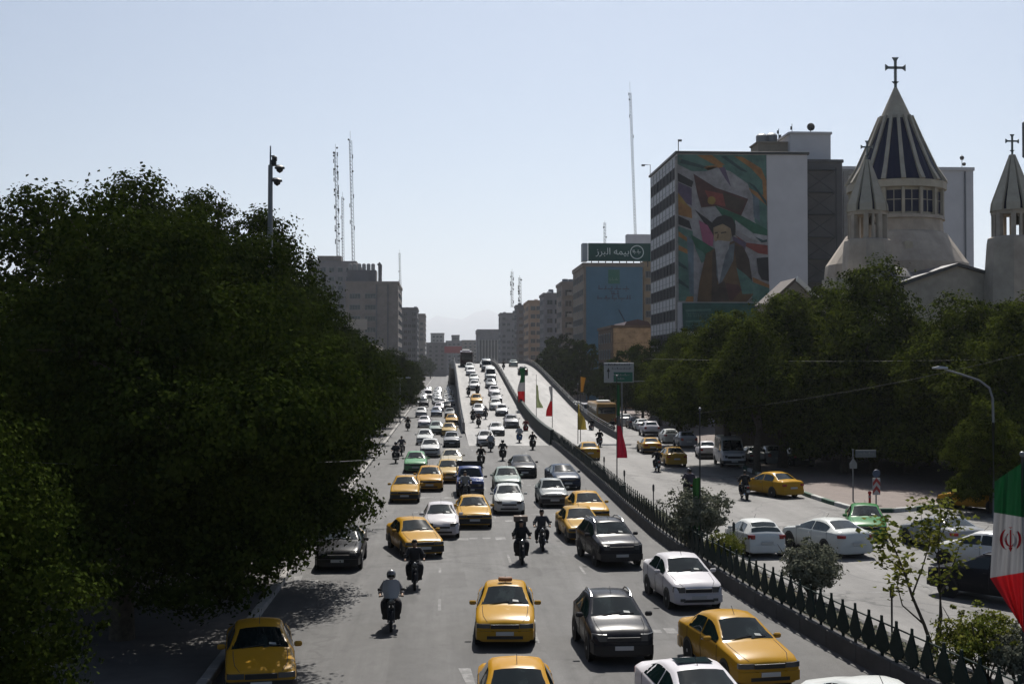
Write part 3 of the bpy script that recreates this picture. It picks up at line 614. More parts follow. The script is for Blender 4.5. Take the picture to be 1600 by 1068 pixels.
def make_pickup():
    root = link('pickup_truck', None); root['_proto'] = 1; POOL.append(root); L = 4.5
    b = Body([(0,.74,.86,.9,.7),(.06,.82,.92,.98,.74),(.35,.84,.98,1.03,.76),(.9,.84,1.02,1.08,.77),(1.1,.84,1.04,1.12,.78),(1.55,.84,1.05,1.66,.66),(1.9,.84,1.05,1.76,.68),(2.25,.84,1.05,1.74,.68),(2.3,.82,1.04,1.5,.7)], .36)
    mb = MB(); mb.loft([[(x, y-L/2, z) for x, y, z in b.full(q)] for q in (0,.06,.35,.9,1.1,1.3,1.55,1.9,2.25,2.3)], closed=True)
    P(mb, 'cab', PAINT, root, tint=True)
    s_ = screen(b, 1.13, 1.52, .93); s_.v = [(x, y-L/2, z) for x, y, z in s_.v]; P(s_, 'windscreen', GLASS, root)
    for sx in (-1, 1):
        q = patch(b, [1.3, 1.5, 1.8, 2.2], (.08, .5, .9), 0, .007, sx); q.v = [(x, y-L/2, z) for x, y, z in q.v]; P(q, 'side_window', GLASS, root)
        P(MB().bbox((0,0,0), (.05,2.1,.36), .01), 'side_board', PAINT, root, (sx*.83, 3.4-L/2, .98), tint=True)
        P(MB().bbox((0,0,0), (.2,.1,.14), .03), 'mirror', BLACK, root, (sx*.96, 1.35-L/2, 1.16))
        P(MB().lathe([(0,-.03),(.1,-.02),(.11,.02)], 14, 'Y', (sx*.55, -.03-L/2, .74)), 'headlight', LAMP, root)
        P(MB().bbox((0,0,0), (.14,.05,.12), .01), 'tail_light', TAIL, root, (sx*.72, L/2-.0, .8))
    P(MB().bbox((0,0,0), (1.62,2.14,.12), .01), 'bed_floor', PAINT, root, (0, 3.4-L/2, .76), tint=True)
    P(MB().bbox((0,0,0), (1.62,.05,.36), .01), 'tailgate', PAINT, root, (0, L/2-.04, .98), tint=True)
    rk = MB()
    for sx in (-.78, .78): rk.tube([(sx, 2.42-L/2, .9), (sx, 2.42-L/2, 2.0)], .03, 6); rk.tube([(sx, 4.4-L/2, .9), (sx, 4.4-L/2, 2.0)], .03, 6); rk.tube([(sx, 2.42-L/2, 2.0), (sx, 4.4-L/2, 2.0)], .03, 6)
    rk.tube([(-.78, 2.42-L/2, 2.0), (.78, 2.42-L/2, 2.0)], .03, 6); rk.box((0, 2.42-L/2, 1.85), (1.6,.04,.3)); P(rk, 'load_rack', BLACK, root)
    P(MB().bbox((0,0,0), (1.55,.06,.2), .01), 'grille', BLACK, root, (0, -.01-L/2, .72)); P(MB().bbox((0,0,0), (1.66,.14,.18), .03), 'bumper', BLACK, root, (0, -.06-L/2, .48))
    P(MB().bbox((0,0,0), (.5,.02,.11), .004), 'number_plate', PLATE, root, (0, -.14-L/2, .48))
    P(MB().bbox((0,0,0), (.7,3.9,.2), .02), 'chassis', BLACK, root, (0, 2.3-L/2, .5))
    wheels(root, .82, .8-L/2, 3.5-L/2, .33); return root
pickup = make_pickup()
def make_bus():
    root = link('bus', None); root['_proto'] = 1; POOL.append(root); L = 11.0
    mb = MB(); mb.bbox((0,0,1.75), (2.5, L, 2.8), .14); P(mb, 'body', PAINT, root, tint=True)
    for sy, nm in ((-1, 'windscreen'), (1, 'rear_window')): P(MB().bbox((0,0,0), (2.2,.04,1.15 if sy < 0 else .85), .015), nm, GLASS, root, (0, sy*(L/2+.01), 2.05 if sy < 0 else 2.2))
    for sx in (-1, 1):
        for k in range(7): P(MB().bbox((0,0,0), (.03,1.3,.85), .012), 'side_window', GLASS, root, (sx*1.255, -L/2+1.3+k*1.42, 2.2))
        P(MB().bbox((0,0,0), (.3,.05,.16), .02), 'headlight', LAMP, root, (sx*.95, -L/2-.01, .85)); P(MB().bbox((0,0,0), (.2,.05,.4), .02), 'tail_light', TAIL, root, (sx*1.05, L/2+.01, 1.0))
        P(MB().bbox((0,0,0), (.18,.12,.4), .03), 'mirror', BLACK, root, (sx*1.42, -L/2-.1, 2.4))
    P(MB().bbox((0,0,0), (1.9,.04,.3), .01), 'destination_board', BLACK, root, (0, -L/2-.01, 2.85)); P(MB().bbox((0,0,0), (2.44,.1,.3), .04), 'bumper', BLACK, root, (0, -L/2-.02, .5)); P(MB().bbox((0,0,0), (2.44,.1,.3), .04), 'bumper', BLACK, root, (0, L/2+.02, .5))
    P(MB().bbox((0,.6,0), (1.6,2.2,.3), .06), 'roof_unit', WHITE, root, (0, 1.5, 3.28))
    wheels(root, 1.2, -L/2+2.4, L/2-2.6, .48, .28); return root
bus = make_bus()
PROTOS = dict(samand=samand, samand_sign=samand_sign, peugeot=peugeot, pride=pride, l90=l90, hatch=hatch, cross=cross, suv=suv, modern=modern, modern_sr=modern_sr, van=van, pickup=pickup, bus=bus)
LEN = dict(samand=4.5, samand_sign=4.5, peugeot=4.4, pride=3.95, l90=4.25, hatch=3.82, cross=4.06, suv=4.42, modern=4.74, modern_sr=4.74, van=5.3, pickup=4.5, bus=11.)
USED = set()
for o in PROTOS.values(): index_kids(o)
COLS = dict(taxi=(.44,.236,.016,1), cream=(.46,.31,.11,1), white=(.60,.60,.59,1), silver=(.27,.28,.285,1), grey=(.11,.115,.13,1), dark=(.014,.015,.019,1), black=(.012,.012,.014,1), green=(.05,.20,.06,1), pgreen=(.14,.33,.17,1), blue=(.05,.08,.2,1), navy=(.03,.045,.08,1), bluegrey=(.10,.13,.18,1), sgreen=(.30,.35,.32,1), ambus=(.26,.16,.05,1), maroon=(.03,.008,.01,1), beige=(.44,.39,.29,1))
def car(kind, col, px, py, label, cat='car', yaw=0, rear=False, road='g', group='oncoming traffic on the avenue', name=None):
    p = (onramp if road == 'r' else ground)(px, py); L = LEN[kind]
    a = (math.pi if rear else 0) + R(yaw); fwd = Vector((math.sin(a), -math.cos(a), 0))     # the way it drives
    c = p + (fwd if rear else -fwd) * (L/2)
    if road == 'r': c.z = rampz(c.y)
    j = rnd.uniform(.84, 1.06); cc = COLS[col]; o = copy_tree(PROTOS[kind], None, (cc[0]*j, cc[1]*j*rnd.uniform(.95,1.04), cc[2]*j, 1)); o.name = name or ('taxi' if cat == 'taxi' else dict(hatch='hatchback',cross='crossover',suv='off_road_car',van='minibus',pickup='pickup_truck',bus='bus').get(kind, 'sedan'))
    o.location = c; o.rotation_euler.z = a
    if road == 'r': o.rotation_euler = (slope(c.y) * (1 if not rear else -1), 0, a)
    del o['_proto']; return tag(o, label, cat, group)
G1 = 'oncoming traffic on the avenue'; G2 = 'traffic on the flyover ramp'; G3 = 'jammed cars on the left service road'; G4 = 'traffic on the right hand carriageway'; G5 = 'cars parked along the right kerb'
for row in [
 ('samand_sign','taxi',789,1013,'yellow taxi with a dark roof sign, alone in the middle of the nearest lanes','taxi',-3),
 ('samand','taxi',815,1192,'yellow taxi cut off by the bottom edge of the photo, only roof and windscreen showing','taxi',-1),
 ('cross','dark',975,1040,'dark grey crossover with bright roof rails, beside the taxi with the roof sign','car',2),
 ('l90','white',1092,955,'white sedan with an upright cabin close to the median fence','car',5),
 ('samand','taxi',1203,1080,'yellow taxi by the fence at the bottom right, behind the white sunroof car','taxi',9),
 ('modern_sr','white',1148,1198,'white sedan with a dark sunroof at the bottom edge','car',6),
 ('modern','white',1486,1242,'white car at the very bottom right, only its roof edge above the frame','car',10),
 ('suv','dark',972,888,'dark grey off-road car with black bumper beside the fence, in front of two yellow taxis','car',7),
 ('peugeot','taxi',917,849,'yellow taxi half hidden behind the dark off-road car','taxi',3),
 ('samand','taxi',928,820,'yellow taxi behind another taxi, next to the fence','taxi',3),
 ('pride','silver',867,793,'small silver sedan ahead of the two yellow taxis near the fence','car',1),
 ('modern','navy',888,765,'blue grey sedan nearest the fence, half behind the small silver sedan','car',4),
 ('hatch','white',796,804,'white hatchback right of the yellow taxi in the middle lane','car',-1),
 ('samand','sgreen',794,770,'pale grey green sedan directly behind the white hatchback','car',0),
 ('modern','black',820,747,'black sedan with a shiny bonnet in the middle of the crossing line','car',1),
 ('peugeot','taxi',742,826,'yellow taxi in the middle lane in front of the blue pickup','taxi',1),
 ('pickup','blue',735,777,'blue pickup truck with a black load rack above the cab','pickup truck',0),
 ('peugeot','taxi',664,872,'yellow taxi turned slightly to its left beside the tree shade','taxi',13),
 ('hatch','white',690,842,'white hatchback behind the turned yellow taxi','car',1),
 ('peugeot','taxi',632,786,'yellow taxi on the outer lane, right against the overhanging leaves','taxi',0),
 ('samand','taxi',671,768,'yellow taxi second in line beside the outer lane','taxi',0),
 ('samand','cream',701,755,'cream coloured taxi between the yellow taxi and the blue pickup','taxi',0),
 ('samand','pgreen',649,739,'pale green taxi in the queue under the trees','taxi',0),
 ('l90','white',672,715,'white sedan behind the pale green taxi','car',0),
 ('peugeot','beige',706,733,'beige white sedan behind the cream taxi','car',0),
 ('pride','silver',706,699,'silver sedan third in the lane beside the flyover wall','car',0)]:
    car(*row[:6], yaw=row[6])
for row in [
 ('samand','white',760,697,'white sedan at the foot of the flyover ramp, motorbike passing in front'),
 ('peugeot','white',777,681,'white sedan just behind the first car on the ramp'),
 ('l90','silver',800,669,'silver sedan on the ramp nearest the centre barrier'),
 ('pride','white',785,650,'white small car low on the ramp, right lane'),
 ('hatch','white',775,641,'white hatchback on the ramp above the small white car'),
 ('samand','taxi',745,633,'only yellow taxi on the flyover ramp'),
 ('modern','white',749,650,'white sedan on the ramp behind the group of motorbikes'),
 ('peugeot','silver',776,629,'silver sedan on the right lane of the ramp'),
 ('samand','white',773,619,'white sedan halfway up the right lane of the ramp'),
 ('l90','white',742,610,'white car alone halfway up the left lane of the ramp'),
 ('modern','silver',768,607,'silver sedan directly below the white minibus on the ramp'),
 ('van','white',767,596,'tall white minibus high on the ramp'),
 ('l90','white',736,587,'white car near the crest in the left lane below the bus'),
 ('van','silver',761,581,'grey van near the crest in the right lane'),
 ('hatch','white',741,598,'white hatchback between two cars in the left lane of the ramp'),
 ('peugeot','white',757,574,'white car topping the crest in the right lane'),
 ('samand','white',734,579,'white sedan right below the bus at the crest')]:
    car(*row[:5], 'car' if row[0] != 'van' else 'minibus', road='r', group=G2)
car('bus','maroon',729,573.5,'dark red bus coming over the crest of the flyover','bus',road='r',group=G2)
car('samand','sgreen',803,573,'pale sedan driving up over the crest on the empty carriageway','car',rear=True,road='r',group='cars on the empty carriageway of the flyover')
car('l90','black',818,586,'black car behind the tricolour flag on the empty carriageway','car',rear=True,road='r',group='cars on the empty carriageway of the flyover')
for i, row in enumerate([
 ('samand','white',664,695,'white sedan in the outer lane behind the white sedan and the green taxi'),
 ('hatch','white',663,668,'white hatchback in the outer lane, second row of the jam'),
 ('samand','sgreen',682,679,'pale green sedan in the middle of the jam'),
 ('samand','cream',702,682,'cream sedan beside the flyover wall, behind the silver sedan'),
 ('peugeot','taxi',706,664,'yellow taxi by the end of the flyover wall'),
 ('l90','white',658,652,'white car with dark windscreen in the outer lane, third row of the jam'),
 ('samand','bluegrey',682,651,'blue grey sedan in the middle lane, third row of the jam'),
 ('pride','silver',703,653,'silver small car by the flyover wall, third row of the jam'),
 ('samand','white',686,643,'white sedan in the middle lane, fourth row of the jam'),
 ('hatch','white',692,635,'white hatchback in the middle lane, fifth row of the jam'),
 ('pride','dark',699,640,'dark small car close to the flyover wall in the jam'),
 ('van','white',669,624,'white minibus far back at the left kerb'),
 ('suv','dark',662,636,'dark off-road car at the left kerb before the white minibus')]):
    car(*row[:5], 'car' if row[0] != 'van' else 'minibus', group=G3)
for i in range(60):
    u = 252 + (i // 3) * 7.0 + rnd.uniform(-.7, .7) + (i % 3) * 2; x = (-4.5, -1.3, 1.45)[i % 3] + rnd.uniform(-.4, .4)
    o = copy_tree(PROTOS[('samand','pride','l90','peugeot')[i % 4]], None, COLS[('white','silver','white','grey','white','beige')[i % 6]]); o.name = 'distant_car'; del o['_proto']
    o.location = (x, u, 0); tag(o, ORD[i//3] + ' tiny car from the front in the ' + ('left', 'middle', 'right')[i % 3] + ' lane of the far jam', 'car', 'far cars of the jam')
for row in [
 ('hatch','white',1199,871,'white hatchback seen from behind between the two median bushes','car',3,True),
 ('modern','white',1340,872,'white sedan seen from behind turning left, right of the white hatchback','car',16,True),
 ('samand','green',1357,846,'bright green taxi turning out of the side street','taxi',-15,False),
 ('samand','taxi',1240,778,'yellow taxi at the corner of the paved island','taxi',22,True),
 ('samand','taxi',1058,729,'yellow taxi seen from behind near the shaded parked cars','taxi',0,True),
 ('peugeot','taxi',1020,709,'yellow taxi seen from behind in front of the parked white cars','taxi',0,True),
 ('samand','taxi',923,719,'yellow taxi half hidden behind the median fence','taxi',0,True),
 ('modern','silver',1517,868,'silver sedan seen from behind behind the young tree','car',8,True),
 ('hatch','white',1608,894,'white hatchback partly covered by the big flag','car',40,True),
 ('suv','dark',1655,952,'dark car in the shade of the big flag','car',35,True),
 ('peugeot','taxi',1588,801,'yellow taxi in the side street under the small tree','taxi',35,True)]:
    car(*row[:6], yaw=row[6], rear=row[7], group=G4)
car('bus','ambus',948,668,'amber coloured bus seen from behind on the right service road','bus',rear=True,group=G4)
car('van','white',921,655,'white van beside the amber bus at the flyover wall','van',rear=True,group=G4)
car('van','white',1148,731,'white minibus parked under the large tree on the right','minibus',-4,group=G5)
for row in [
 ('suv','black',1258,732,'black car parked in the deep shade behind the yellow taxi',4),
 ('pride','white',1186,727,'white car in the deep tree shade right of the parked minibus',3),
 ('l90','silver',1216,728,'silver car in the deep tree shade left of the black parked car',2),
 ('pride','white',1107,717,'white car dappled with leaf shade next to the parked minibus',-6),
 ('l90','silver',1077,700,'silver car parked between the white hatchback and the dappled car',0),
 ('hatch','white',1050,693,'white hatchback parked at the kerb behind the yellow taxis',0),
 ('suv','white',1019,682,'white off-road car at the head of the parked row',0)]:
    car(*row[:5], 'car', row[5], rear=True, group=G5)
p0 = ground(1019, 682)
for i in range(14):
    u = p0.y + 8 + i * 6.2; o = copy_tree(PROTOS[('pride','samand','hatch','l90')[i % 4]], None, COLS[('silver','white','grey','white','silver')[i % 5]]); o.name = 'parked_car'; del o['_proto']
    o.location = (24.2 + rnd.uniform(-.15,.15), u, 0); o.rotation_euler.z = math.pi; tag(o, ORD[i] + ' car beyond the white off-road car in the row parked along the right kerb', 'car', 'far cars parked along the right kerb')
car('modern','black',527,893,'dark car in the tree shade at the left kerb, half hidden by leaves','car',0,group=G1)
car('peugeot','taxi',408,1096,'yellow taxi standing in dappled tree shade at the bottom left','taxi',9,group=G1)
for o in PROTOS.values():
    st = [o]
    while st:
        q = st.pop(); st += KIDS.get(q.name, []); bpy.data.objects.remove(q)
# ------------------------------------------------------------------ motorbikes and riders
POOL.clear(); KIDS.clear()
def make_bike(windscreen=False, box=False, guard=True):
    root = link('motorcycle', None); POOL.append(root); WR = .29
    t = MB().lathe([(WR*.72, -.045), (WR*.93, -.045), (WR, -.02), (WR, .02), (WR*.93, .045), (WR*.72, .045)], 20, 'X').mesh('tyre', RUBBER)
    rm = MB(); rm.lathe([(WR*.66,-.02),(WR*.74,-.02),(WR*.74,.02),(WR*.66,.02)], 20, 'X'); rm.cyl((-.07,0,0),(.07,0,0),.035,n=8)
    for i in range(6): a = math.pi*i/3; rm.box((0, math.cos(a)*WR*.36, math.sin(a)*WR*.36), (.012,.02,WR*.66), M=Matrix.Rotation(a-math.pi/2, 3, 'X'))
    rme = rm.mesh('rim', RIM)
    for y in (-.64, .64): wh = P(t, 'wheel', None, root, (0, y, WR)); P(rme, 'rim', None, wh)
    P(MB().tube([(-.09,-.64,.29),(-.09,-.42,.86)], .025, 6).tube([(.09,-.64,.29),(.09,-.42,.86)], .025, 6).box((0,-.43,.84),(.24,.05,.05)), 'fork', DKSTEEL, root)
    P(MB().tube([(-.37,-.27,1.0),(-.22,-.36,1.04),(0,-.39,1.0),(.22,-.36,1.04),(.37,-.27,1.0)], .016, 6).cyl((-.37,-.27,1.0),(-.25,-.33,1.03),.022,n=6).cyl((.37,-.27,1.0),(.25,-.33,1.03),.022,n=6), 'handlebar', DKSTEEL, root)
    P(MB().lathe([(0,-.1),(.07,-.09),(.095,-.05),(.085,.03),(.04,.07)], 14, 'Y', (0,-.5,.9)), 'headlight', LAMP, root)
    P(MB().loft([[(x*.06,y,z+dz) for x,dz in ((-1,0),(-.6,.03),(.6,.03),(1,0))] for y,z in ((-.98,.42),(-.86,.60),(-.64,.645),(-.40,.58))]), 'mudguard', PAINT, root, tint=True)
    P(MB().loft([[(x*w, y, z+dz*h) for x,dz in ((-1,0),(-.9,.7),(-.4,1),(.4,1),(.9,.7),(1,0),(.7,-.6),(-.7,-.6))] for y,w,h,z in ((-.36,.06,.05,.82),(-.24,.14,.13,.82),(0,.16,.14,.80),(.14,.10,.08,.78))], closed=True), 'fuel_tank', PAINT, root, tint=True)
    P(MB().loft([[(x*w, y, z+dz) for x,dz in ((-1,0),(-.8,.06),(.8,.06),(1,0),(.8,-.05),(-.8,-.05))] for y,w,z in ((.08,.10,.78),(.25,.14,.77),(.62,.13,.80),(.86,.09,.84))], closed=True), 'seat', BLACK, root)
    P(MB().bbox((0,-.02,.42), (.26,.42,.34), .05).cyl((0,-.16,.5),(0,-.3,.62),.10,.09,10), 'engine', DKSTEEL, root)
    P(MB().tube([(-.0,-.36,.8),(0,-.3,.4),(0,.1,.3),(0,.35,.55),(0,.85,.76)], .03, 6).tube([(-.1,.3,.35),(-.1,.64,.29)], .025, 6).tube([(.1,.3,.35),(.1,.64,.29)], .025, 6).tube([(-.28,0,.33),(.28,0,.33)], .018, 6), 'frame', DKSTEEL, root)
    P(MB().tube([(.12,-.2,.4),(.15,0,.26),(.17,.4,.30),(.18,.8,.38)], [.025,.03,.045,.04], 8), 'exhaust', CHROME, root)
    P(MB().bbox((0,.93,.78), (.14,.05,.09), .02), 'tail_light', TAIL, root); P(MB().bbox((0,.98,.55), (.2,.012,.14), .003), 'number_plate', PLATE, root)
    for sx in (-1,1):
        P(MB().tube([(sx*.27,-.32,1.03),(sx*.33,-.36,1.2)], .008, 5).bbox((sx*.35,-.365,1.23), (.12,.03,.08), .012), 'mirror', BLACK, root)
        if guard: P(MB().loft([[(sx*(.08),-.36,.82),(sx*.24,-.30,.84)],[(sx*.1,-.42,.6),(sx*.29,-.30,.58)],[(sx*.1,-.3,.3),(sx*.25,-.16,.3)]], caps=False), 'leg_shield', PAINT, root, tint=True)
    if windscreen: P(MB().loft([[(x*w, y+abs(x)*.06, z) for x in (-1,-.5,0,.5,1)] for w,y,z in ((.20,-.50,.98),(.27,-.44,1.22),(.24,-.36,1.45),(.15,-.33,1.52))], caps=False), 'wind_screen', mat('pale_perspex', (.30,.29,.285), .15, .6), root)
    P(MB().tube([(-.12,.6,.86),(-.12,.98,.88),(.12,.98,.88),(.12,.6,.86)], .012, 6), 'rack', CHROME, root)
    return root
BIKES = [make_bike(), make_bike(windscreen=True), make_bike(guard=False)]
for b in BIKES: index_kids(b)

def skin(name, chains, m, sub=1, parent=None, loc=(0,0,0), tint=False):
    """one continuous surface grown round joined chains of (x,y,z,r[,r2]) points; a chain may begin with an index"""
    vs, es, rs = [], [], []
    for ch in chains:
        prev = None
        for q in ch:
            if isinstance(q, int): prev = q; continue
            vs.append(q[:3]); rs.append((q[3], q[4] if len(q) > 4 else q[3]))
            if prev is not None: es.append((prev, len(vs)-1))
            prev = len(vs)-1
    me = bpy.data.meshes.new(name); me.from_pydata(vs, es, []); o = bpy.data.objects.new(name, me); COL.objects.link(o)
    mod = o.modifiers.new('s', 'SKIN'); mod.use_smooth_shade = True
    for i, r in enumerate(rs): d = me.skin_vertices[0].data[i]; d.radius = r; d.use_root = i == 0
    o.modifiers.new('u', 'SUBSURF').levels = sub
    dg = bpy.context.evaluated_depsgraph_get(); ev = o.evaluated_get(dg); out = bpy.data.meshes.new_from_object(ev, depsgraph=dg)
    bpy.data.objects.remove(o); out.materials.clear(); out.materials.append(m); out.name = name
    out.polygons.foreach_set('use_smooth', [True]*len(out.polygons))
    return P(out, name, None, parent, loc, tint=tint)
def make_rider(helmet=False, lean=0., passenger=False):
    root = link('person', None); POOL.append(root); y0 = .42 if passenger else 0.
    pel = (0,.26+y0,.90); che = (0,.17+y0-lean,1.20); nek = (0,.14+y0-lean,1.43); hd = (0,.10+y0-lean*1.2,1.57)
    if passenger: arm = lambda s: [(s*.18,.16+y0,1.37,.06), (s*.27,.10+y0,1.12,.042), (s*.2,-.14+y0,1.02,.034), (s*.15,-.22+y0,1.0,.03,.02)]
    else: arm = lambda s: [(s*.18,.15-lean,1.37,.06), (s*.325,.03-lean,1.14,.043), (s*.34,-.20,1.06,.034), (s*.335,-.29,1.035,.036,.02)]
    leg = lambda s: [(s*.10,.22+y0,.86,.085), (s*.24,-.17+y0*.9,.79,.062), (s*.23,-.02+y0*.9,.55,.05), (s*.22,.06+y0*.8,.40,.04), (s*.225,-.08+y0*.8,.345,.036,.03)]
    ch = [[(*pel,.13,.10), (*che,.145,.10), (0,.145+y0-lean,1.38,.10,.07), (*nek,.052), (hd[0],hd[1],hd[2]-.03,.075,.085), (hd[0],hd[1]-.005,hd[2]+.05,.082,.092), (hd[0],hd[1]+.01,hd[2]+.12,.05)]]
    n = 7; ch.append([4, (0,hd[1]-.105,hd[2]-.01,.014)]); n += 1                           # the nose
    for s in (-1,1): ch.append([4, (s*.088,hd[1]+.01,hd[2],.016)]); n += 1                 # ears
    hands = []
    for s in (-1,1): a = arm(s); ch.append([2] + a); hands.append(n + len(a) - 1); n += len(a)
    for s in (-1,1): l = leg(s); ch.append([0] + l); n += len(l)
    for s, h in zip((-1,1), hands):                                                       # four fingers closed on the grip and a thumb
        hx, hy, hz = (arm(s)[-1])[:3]
        for k, L in enumerate((.9,1.,.95,.8)):
            x = hx + s*(.03 - .02*k); ch.append([h, (x,hy-.035,hz+.012,.0095), (x,hy-.065*L-.005,hz-.008,.009), (x,hy-.05*L,hz-.038,.008)]); n += 3
        ch.append([h, (hx-s*.035,hy-.01,hz-.01,.010), (hx-s*.04,hy-.04,hz-.03,.009)]); n += 2
    skin('body', ch, SKIN, 1, root)
    sh = [[(pel[0],pel[1],pel[2]-.06,.185,.15), (*che,.225,.15), (0,.145+y0-lean,1.37,.17,.105), (0,.14+y0-lean,1.42,.065)]]
    for s in (-1,1): a = arm(s); sh.append([2, (*a[0][:3],.105), (*a[1][:3],.082), (*a[2][:3],.058)])
    skin('jacket', sh, CLOTH, 1, root, tint=True)
    tr = [[(pel[0],pel[1],pel[2]-.03,.15,.12)]]
    for s in (-1,1): l = leg(s); tr.append([0, (*l[0][:3],.13), (*l[1][:3],.105), (*l[2][:3],.088), (*l[3][:3],.075)])
    o = skin('trousers', tr, mat('dark_trousers', (.022,.022,.027), .85, .2), 1, root)
    for s in (-1,1): l = leg(s)[-1]; P(MB().bbox((0,0,0), (.10,.27,.09), .03), 'shoe', BLACK, root, (l[0], l[1]-.0, l[2]-.01))
    for s in (-1,1): P(MB().ball((0,0,0), .013, 6), 'eye', HAIR, root, (s*.035, hd[1]-.085, hd[2]+.025))
    P(MB().box((0,0,0), (.045,.012,.01)), 'mouth', mat('lips', (.22,.09,.07), .6), root, (0, hd[1]-.083, hd[2]-.055))
    if helmet:
        P(MB().lathe([(.115,-.07),(.138,-.02),(.142,.06),(.12,.13),(.07,.175),(1e-6,.19)], 16, 'Z'), 'helmet', SHELL, root, (0, hd[1]+.015, hd[2]), tint=True)
        P(MB().loft([[(.13*math.sin(a), -.138*math.cos(a), z) for a in (-1.1,-.6,0,.6,1.1)] for z in (-.02,.05)], caps=False), 'visor', GLASS, root, (0, hd[1]+.005, hd[2]))
    else:
        P(MB().lathe([(.088,-.05),(.103,.02),(.098,.09),(.065,.14),(1e-6,.155)], 14, 'Z'), 'hair', HAIR, root, (0, hd[1]+.022, hd[2]+.01))
    return root
RID = dict(bare=make_rider(), helmet=make_rider(True, .04), lean=make_rider(False, .12), pillion=make_rider(False, 0, True))
for b in RID.values(): index_kids(b)
def moto(px, py, bi, ri, bcol, jcol, blabel, plabel, yaw=0, rear=False, road='g', hcol=(.02,.02,.022,1), pill=None, sc=1.):
    p = (onramp if road == 'r' else ground)(px, py); a = (math.pi if rear else 0) + R(yaw); f = Vector((math.sin(a), -math.cos(a), 0))
    c = p + (f if rear else -f) * .64
    if road == 'r': c.z = rampz(c.y)
    rot = (slope(c.y) * (-1 if rear else 1) if road == 'r' else 0, 0, a)
    o = copy_tree(BIKES[bi], None, bcol); o.name = 'motorcycle'; o.location = c; o.rotation_euler = rot; tag(o, blabel, 'motorcycle', 'motorbikes threading through the traffic')
    r = copy_tree(RID[ri], None, jcol); r.name = 'person'; r.location = c; r.rotation_euler = rot; tag(r, plabel, 'person', 'riders on motorbikes')
    if pill:
        q = copy_tree(RID['pillion'], None, pill[0]); q.name = 'person'; q.location = c; q.rotation_euler = rot; tag(q, pill[1], 'person', 'riders on motorbikes')
    return c, a
BK = (.012,.012,.014,1); RD = (.25,.01,.01,1); BL = (.03,.10,.25,1); GR = (.10,.10,.11,1); WH = (.45,.45,.45,1); DB = (.02,.03,.06,1)
moto(611, 987, 1, 'helmet', BK, (.15,.145,.15,1), 'motorbike with a pale windscreen, nearest bike at the left of the lanes', 'rider in pale grey jacket behind a pale windscreen', 2, hcol=(.16,.16,.17,1))
moto(648, 922, 0, 'lean', BK, (.03,.03,.035,1), 'black motorbike right in front of the turned yellow taxi', 'rider in dark jacket in front of the turned yellow taxi', 2)
c, a = moto(816, 882, 0, 'lean', BK, (.02,.022,.024,1), 'black motorbike carrying a flat carton, left one of a pair', 'rider in black with a flat carton at head height', 0)
b_ = thing('cardboard_box', 'flat brown carton tied high on the rack behind the rider in black', 'box', (c.x, c.y+.42, .93))
MB().bbox((0,0,.34), (.44,.3,.68), .02).build('stand_frame', DKSTEEL, b_); MB().bbox((0,0,.80), (.56,.46,.22), .015).build('carton', mat('brown_card', (.16,.125,.10), .85, .2, 0, .2, 4), b_)
MB().box((0,0,.80), (.07,.47,.226)).build('tape', mat('packing_tape', (.26,.21,.16), .4), b_)
moto(848, 861, 2, 'bare', BK, (.06,.06,.065,1), 'black motorbike right one of a pair, beside the one with the carton', 'rider with light shoulders in grey shirt beside the bike with the carton', -1)
moto(752, 730, 0, 'bare', BK, BK, 'black motorbike just right of the blue pickup', 'rider in black just right of the blue pickup', 0)
moto(786, 720, 0, 'helmet', BK, (.05,.05,.05,1), 'black motorbike with lit headlamp left of the black sedan', 'helmeted rider left of the black sedan', 0)
moto(767, 706, 1, 'bare', GR, (.16,.15,.15,1), 'grey motorbike in front of the white sedan at the ramp foot', 'rider in grey in front of the white sedan at the ramp foot', 0)
moto(833, 703, 0, 'bare', BK, BK, 'dark motorbike rightmost of the bikes near the fence', 'rider in black close to the fence at the crossing line', 0)
moto(812, 692, 1, 'bare', BL, (.06,.12,.22,1), 'blue motorbike beside the fence in front of the silver sedan', 'rider in blue jacket on the blue motorbike', 0)
moto(822, 677, 0, 'bare', RD, (.2,.03,.03,1), 'red motorbike behind the blue motorbike at the fence', 'rider in red behind the blue motorbike', 0)
moto(727, 783, 2, 'bare', BK, (.26,.26,.25,1), 'motorbike directly in front of the blue pickup', 'rider in a pale shirt in front of the blue pickup', 0)
moto(618, 724, 0, 'helmet', BK, (.05,.05,.06,1), 'large dark motorbike at the left kerb beside the pale green taxi', 'rider at the left kerb beside the pale green taxi', 0, pill=((.08,.08,.09,1), 'passenger behind the rider at the left kerb'))
moto(627, 712, 2, 'bare', BK, (.1,.1,.11,1), 'second dark motorbike at the left kerb, just behind the large one', 'rider on the second motorbike at the left kerb', 0)
moto(637, 673, 0, 'bare', BK, BK, 'dark motorbike alone at the kerb beside the jam', 'rider alone at the kerb beside the jam', 0)
moto(739, 660, 0, 'helmet', BK, BK, 'black motorbike left in the group at the foot of the ramp', 'helmeted rider left in the group at the ramp foot', 0, road='r')
moto(748, 668, 0, 'bare', BK, (.06,.03,.03,1), 'dark motorbike foremost in the group at the foot of the ramp', 'foremost rider of the group at the ramp foot', 0, road='r')
moto(759, 655, 2, 'bare', BK, GR, 'dark motorbike right in the group at the foot of the ramp', 'rider in grey right in the group at the ramp foot', 0, road='r')
moto(732, 620, 0, 'bare', BK, BK, 'black motorbike hugging the left wall of the ramp', 'rider hugging the left wall of the ramp', 0, road='r')
moto(746, 618, 0, 'bare', BK, BK, 'black motorbike ahead of the yellow taxi on the ramp', 'rider ahead of the yellow taxi on the ramp', 0, road='r')
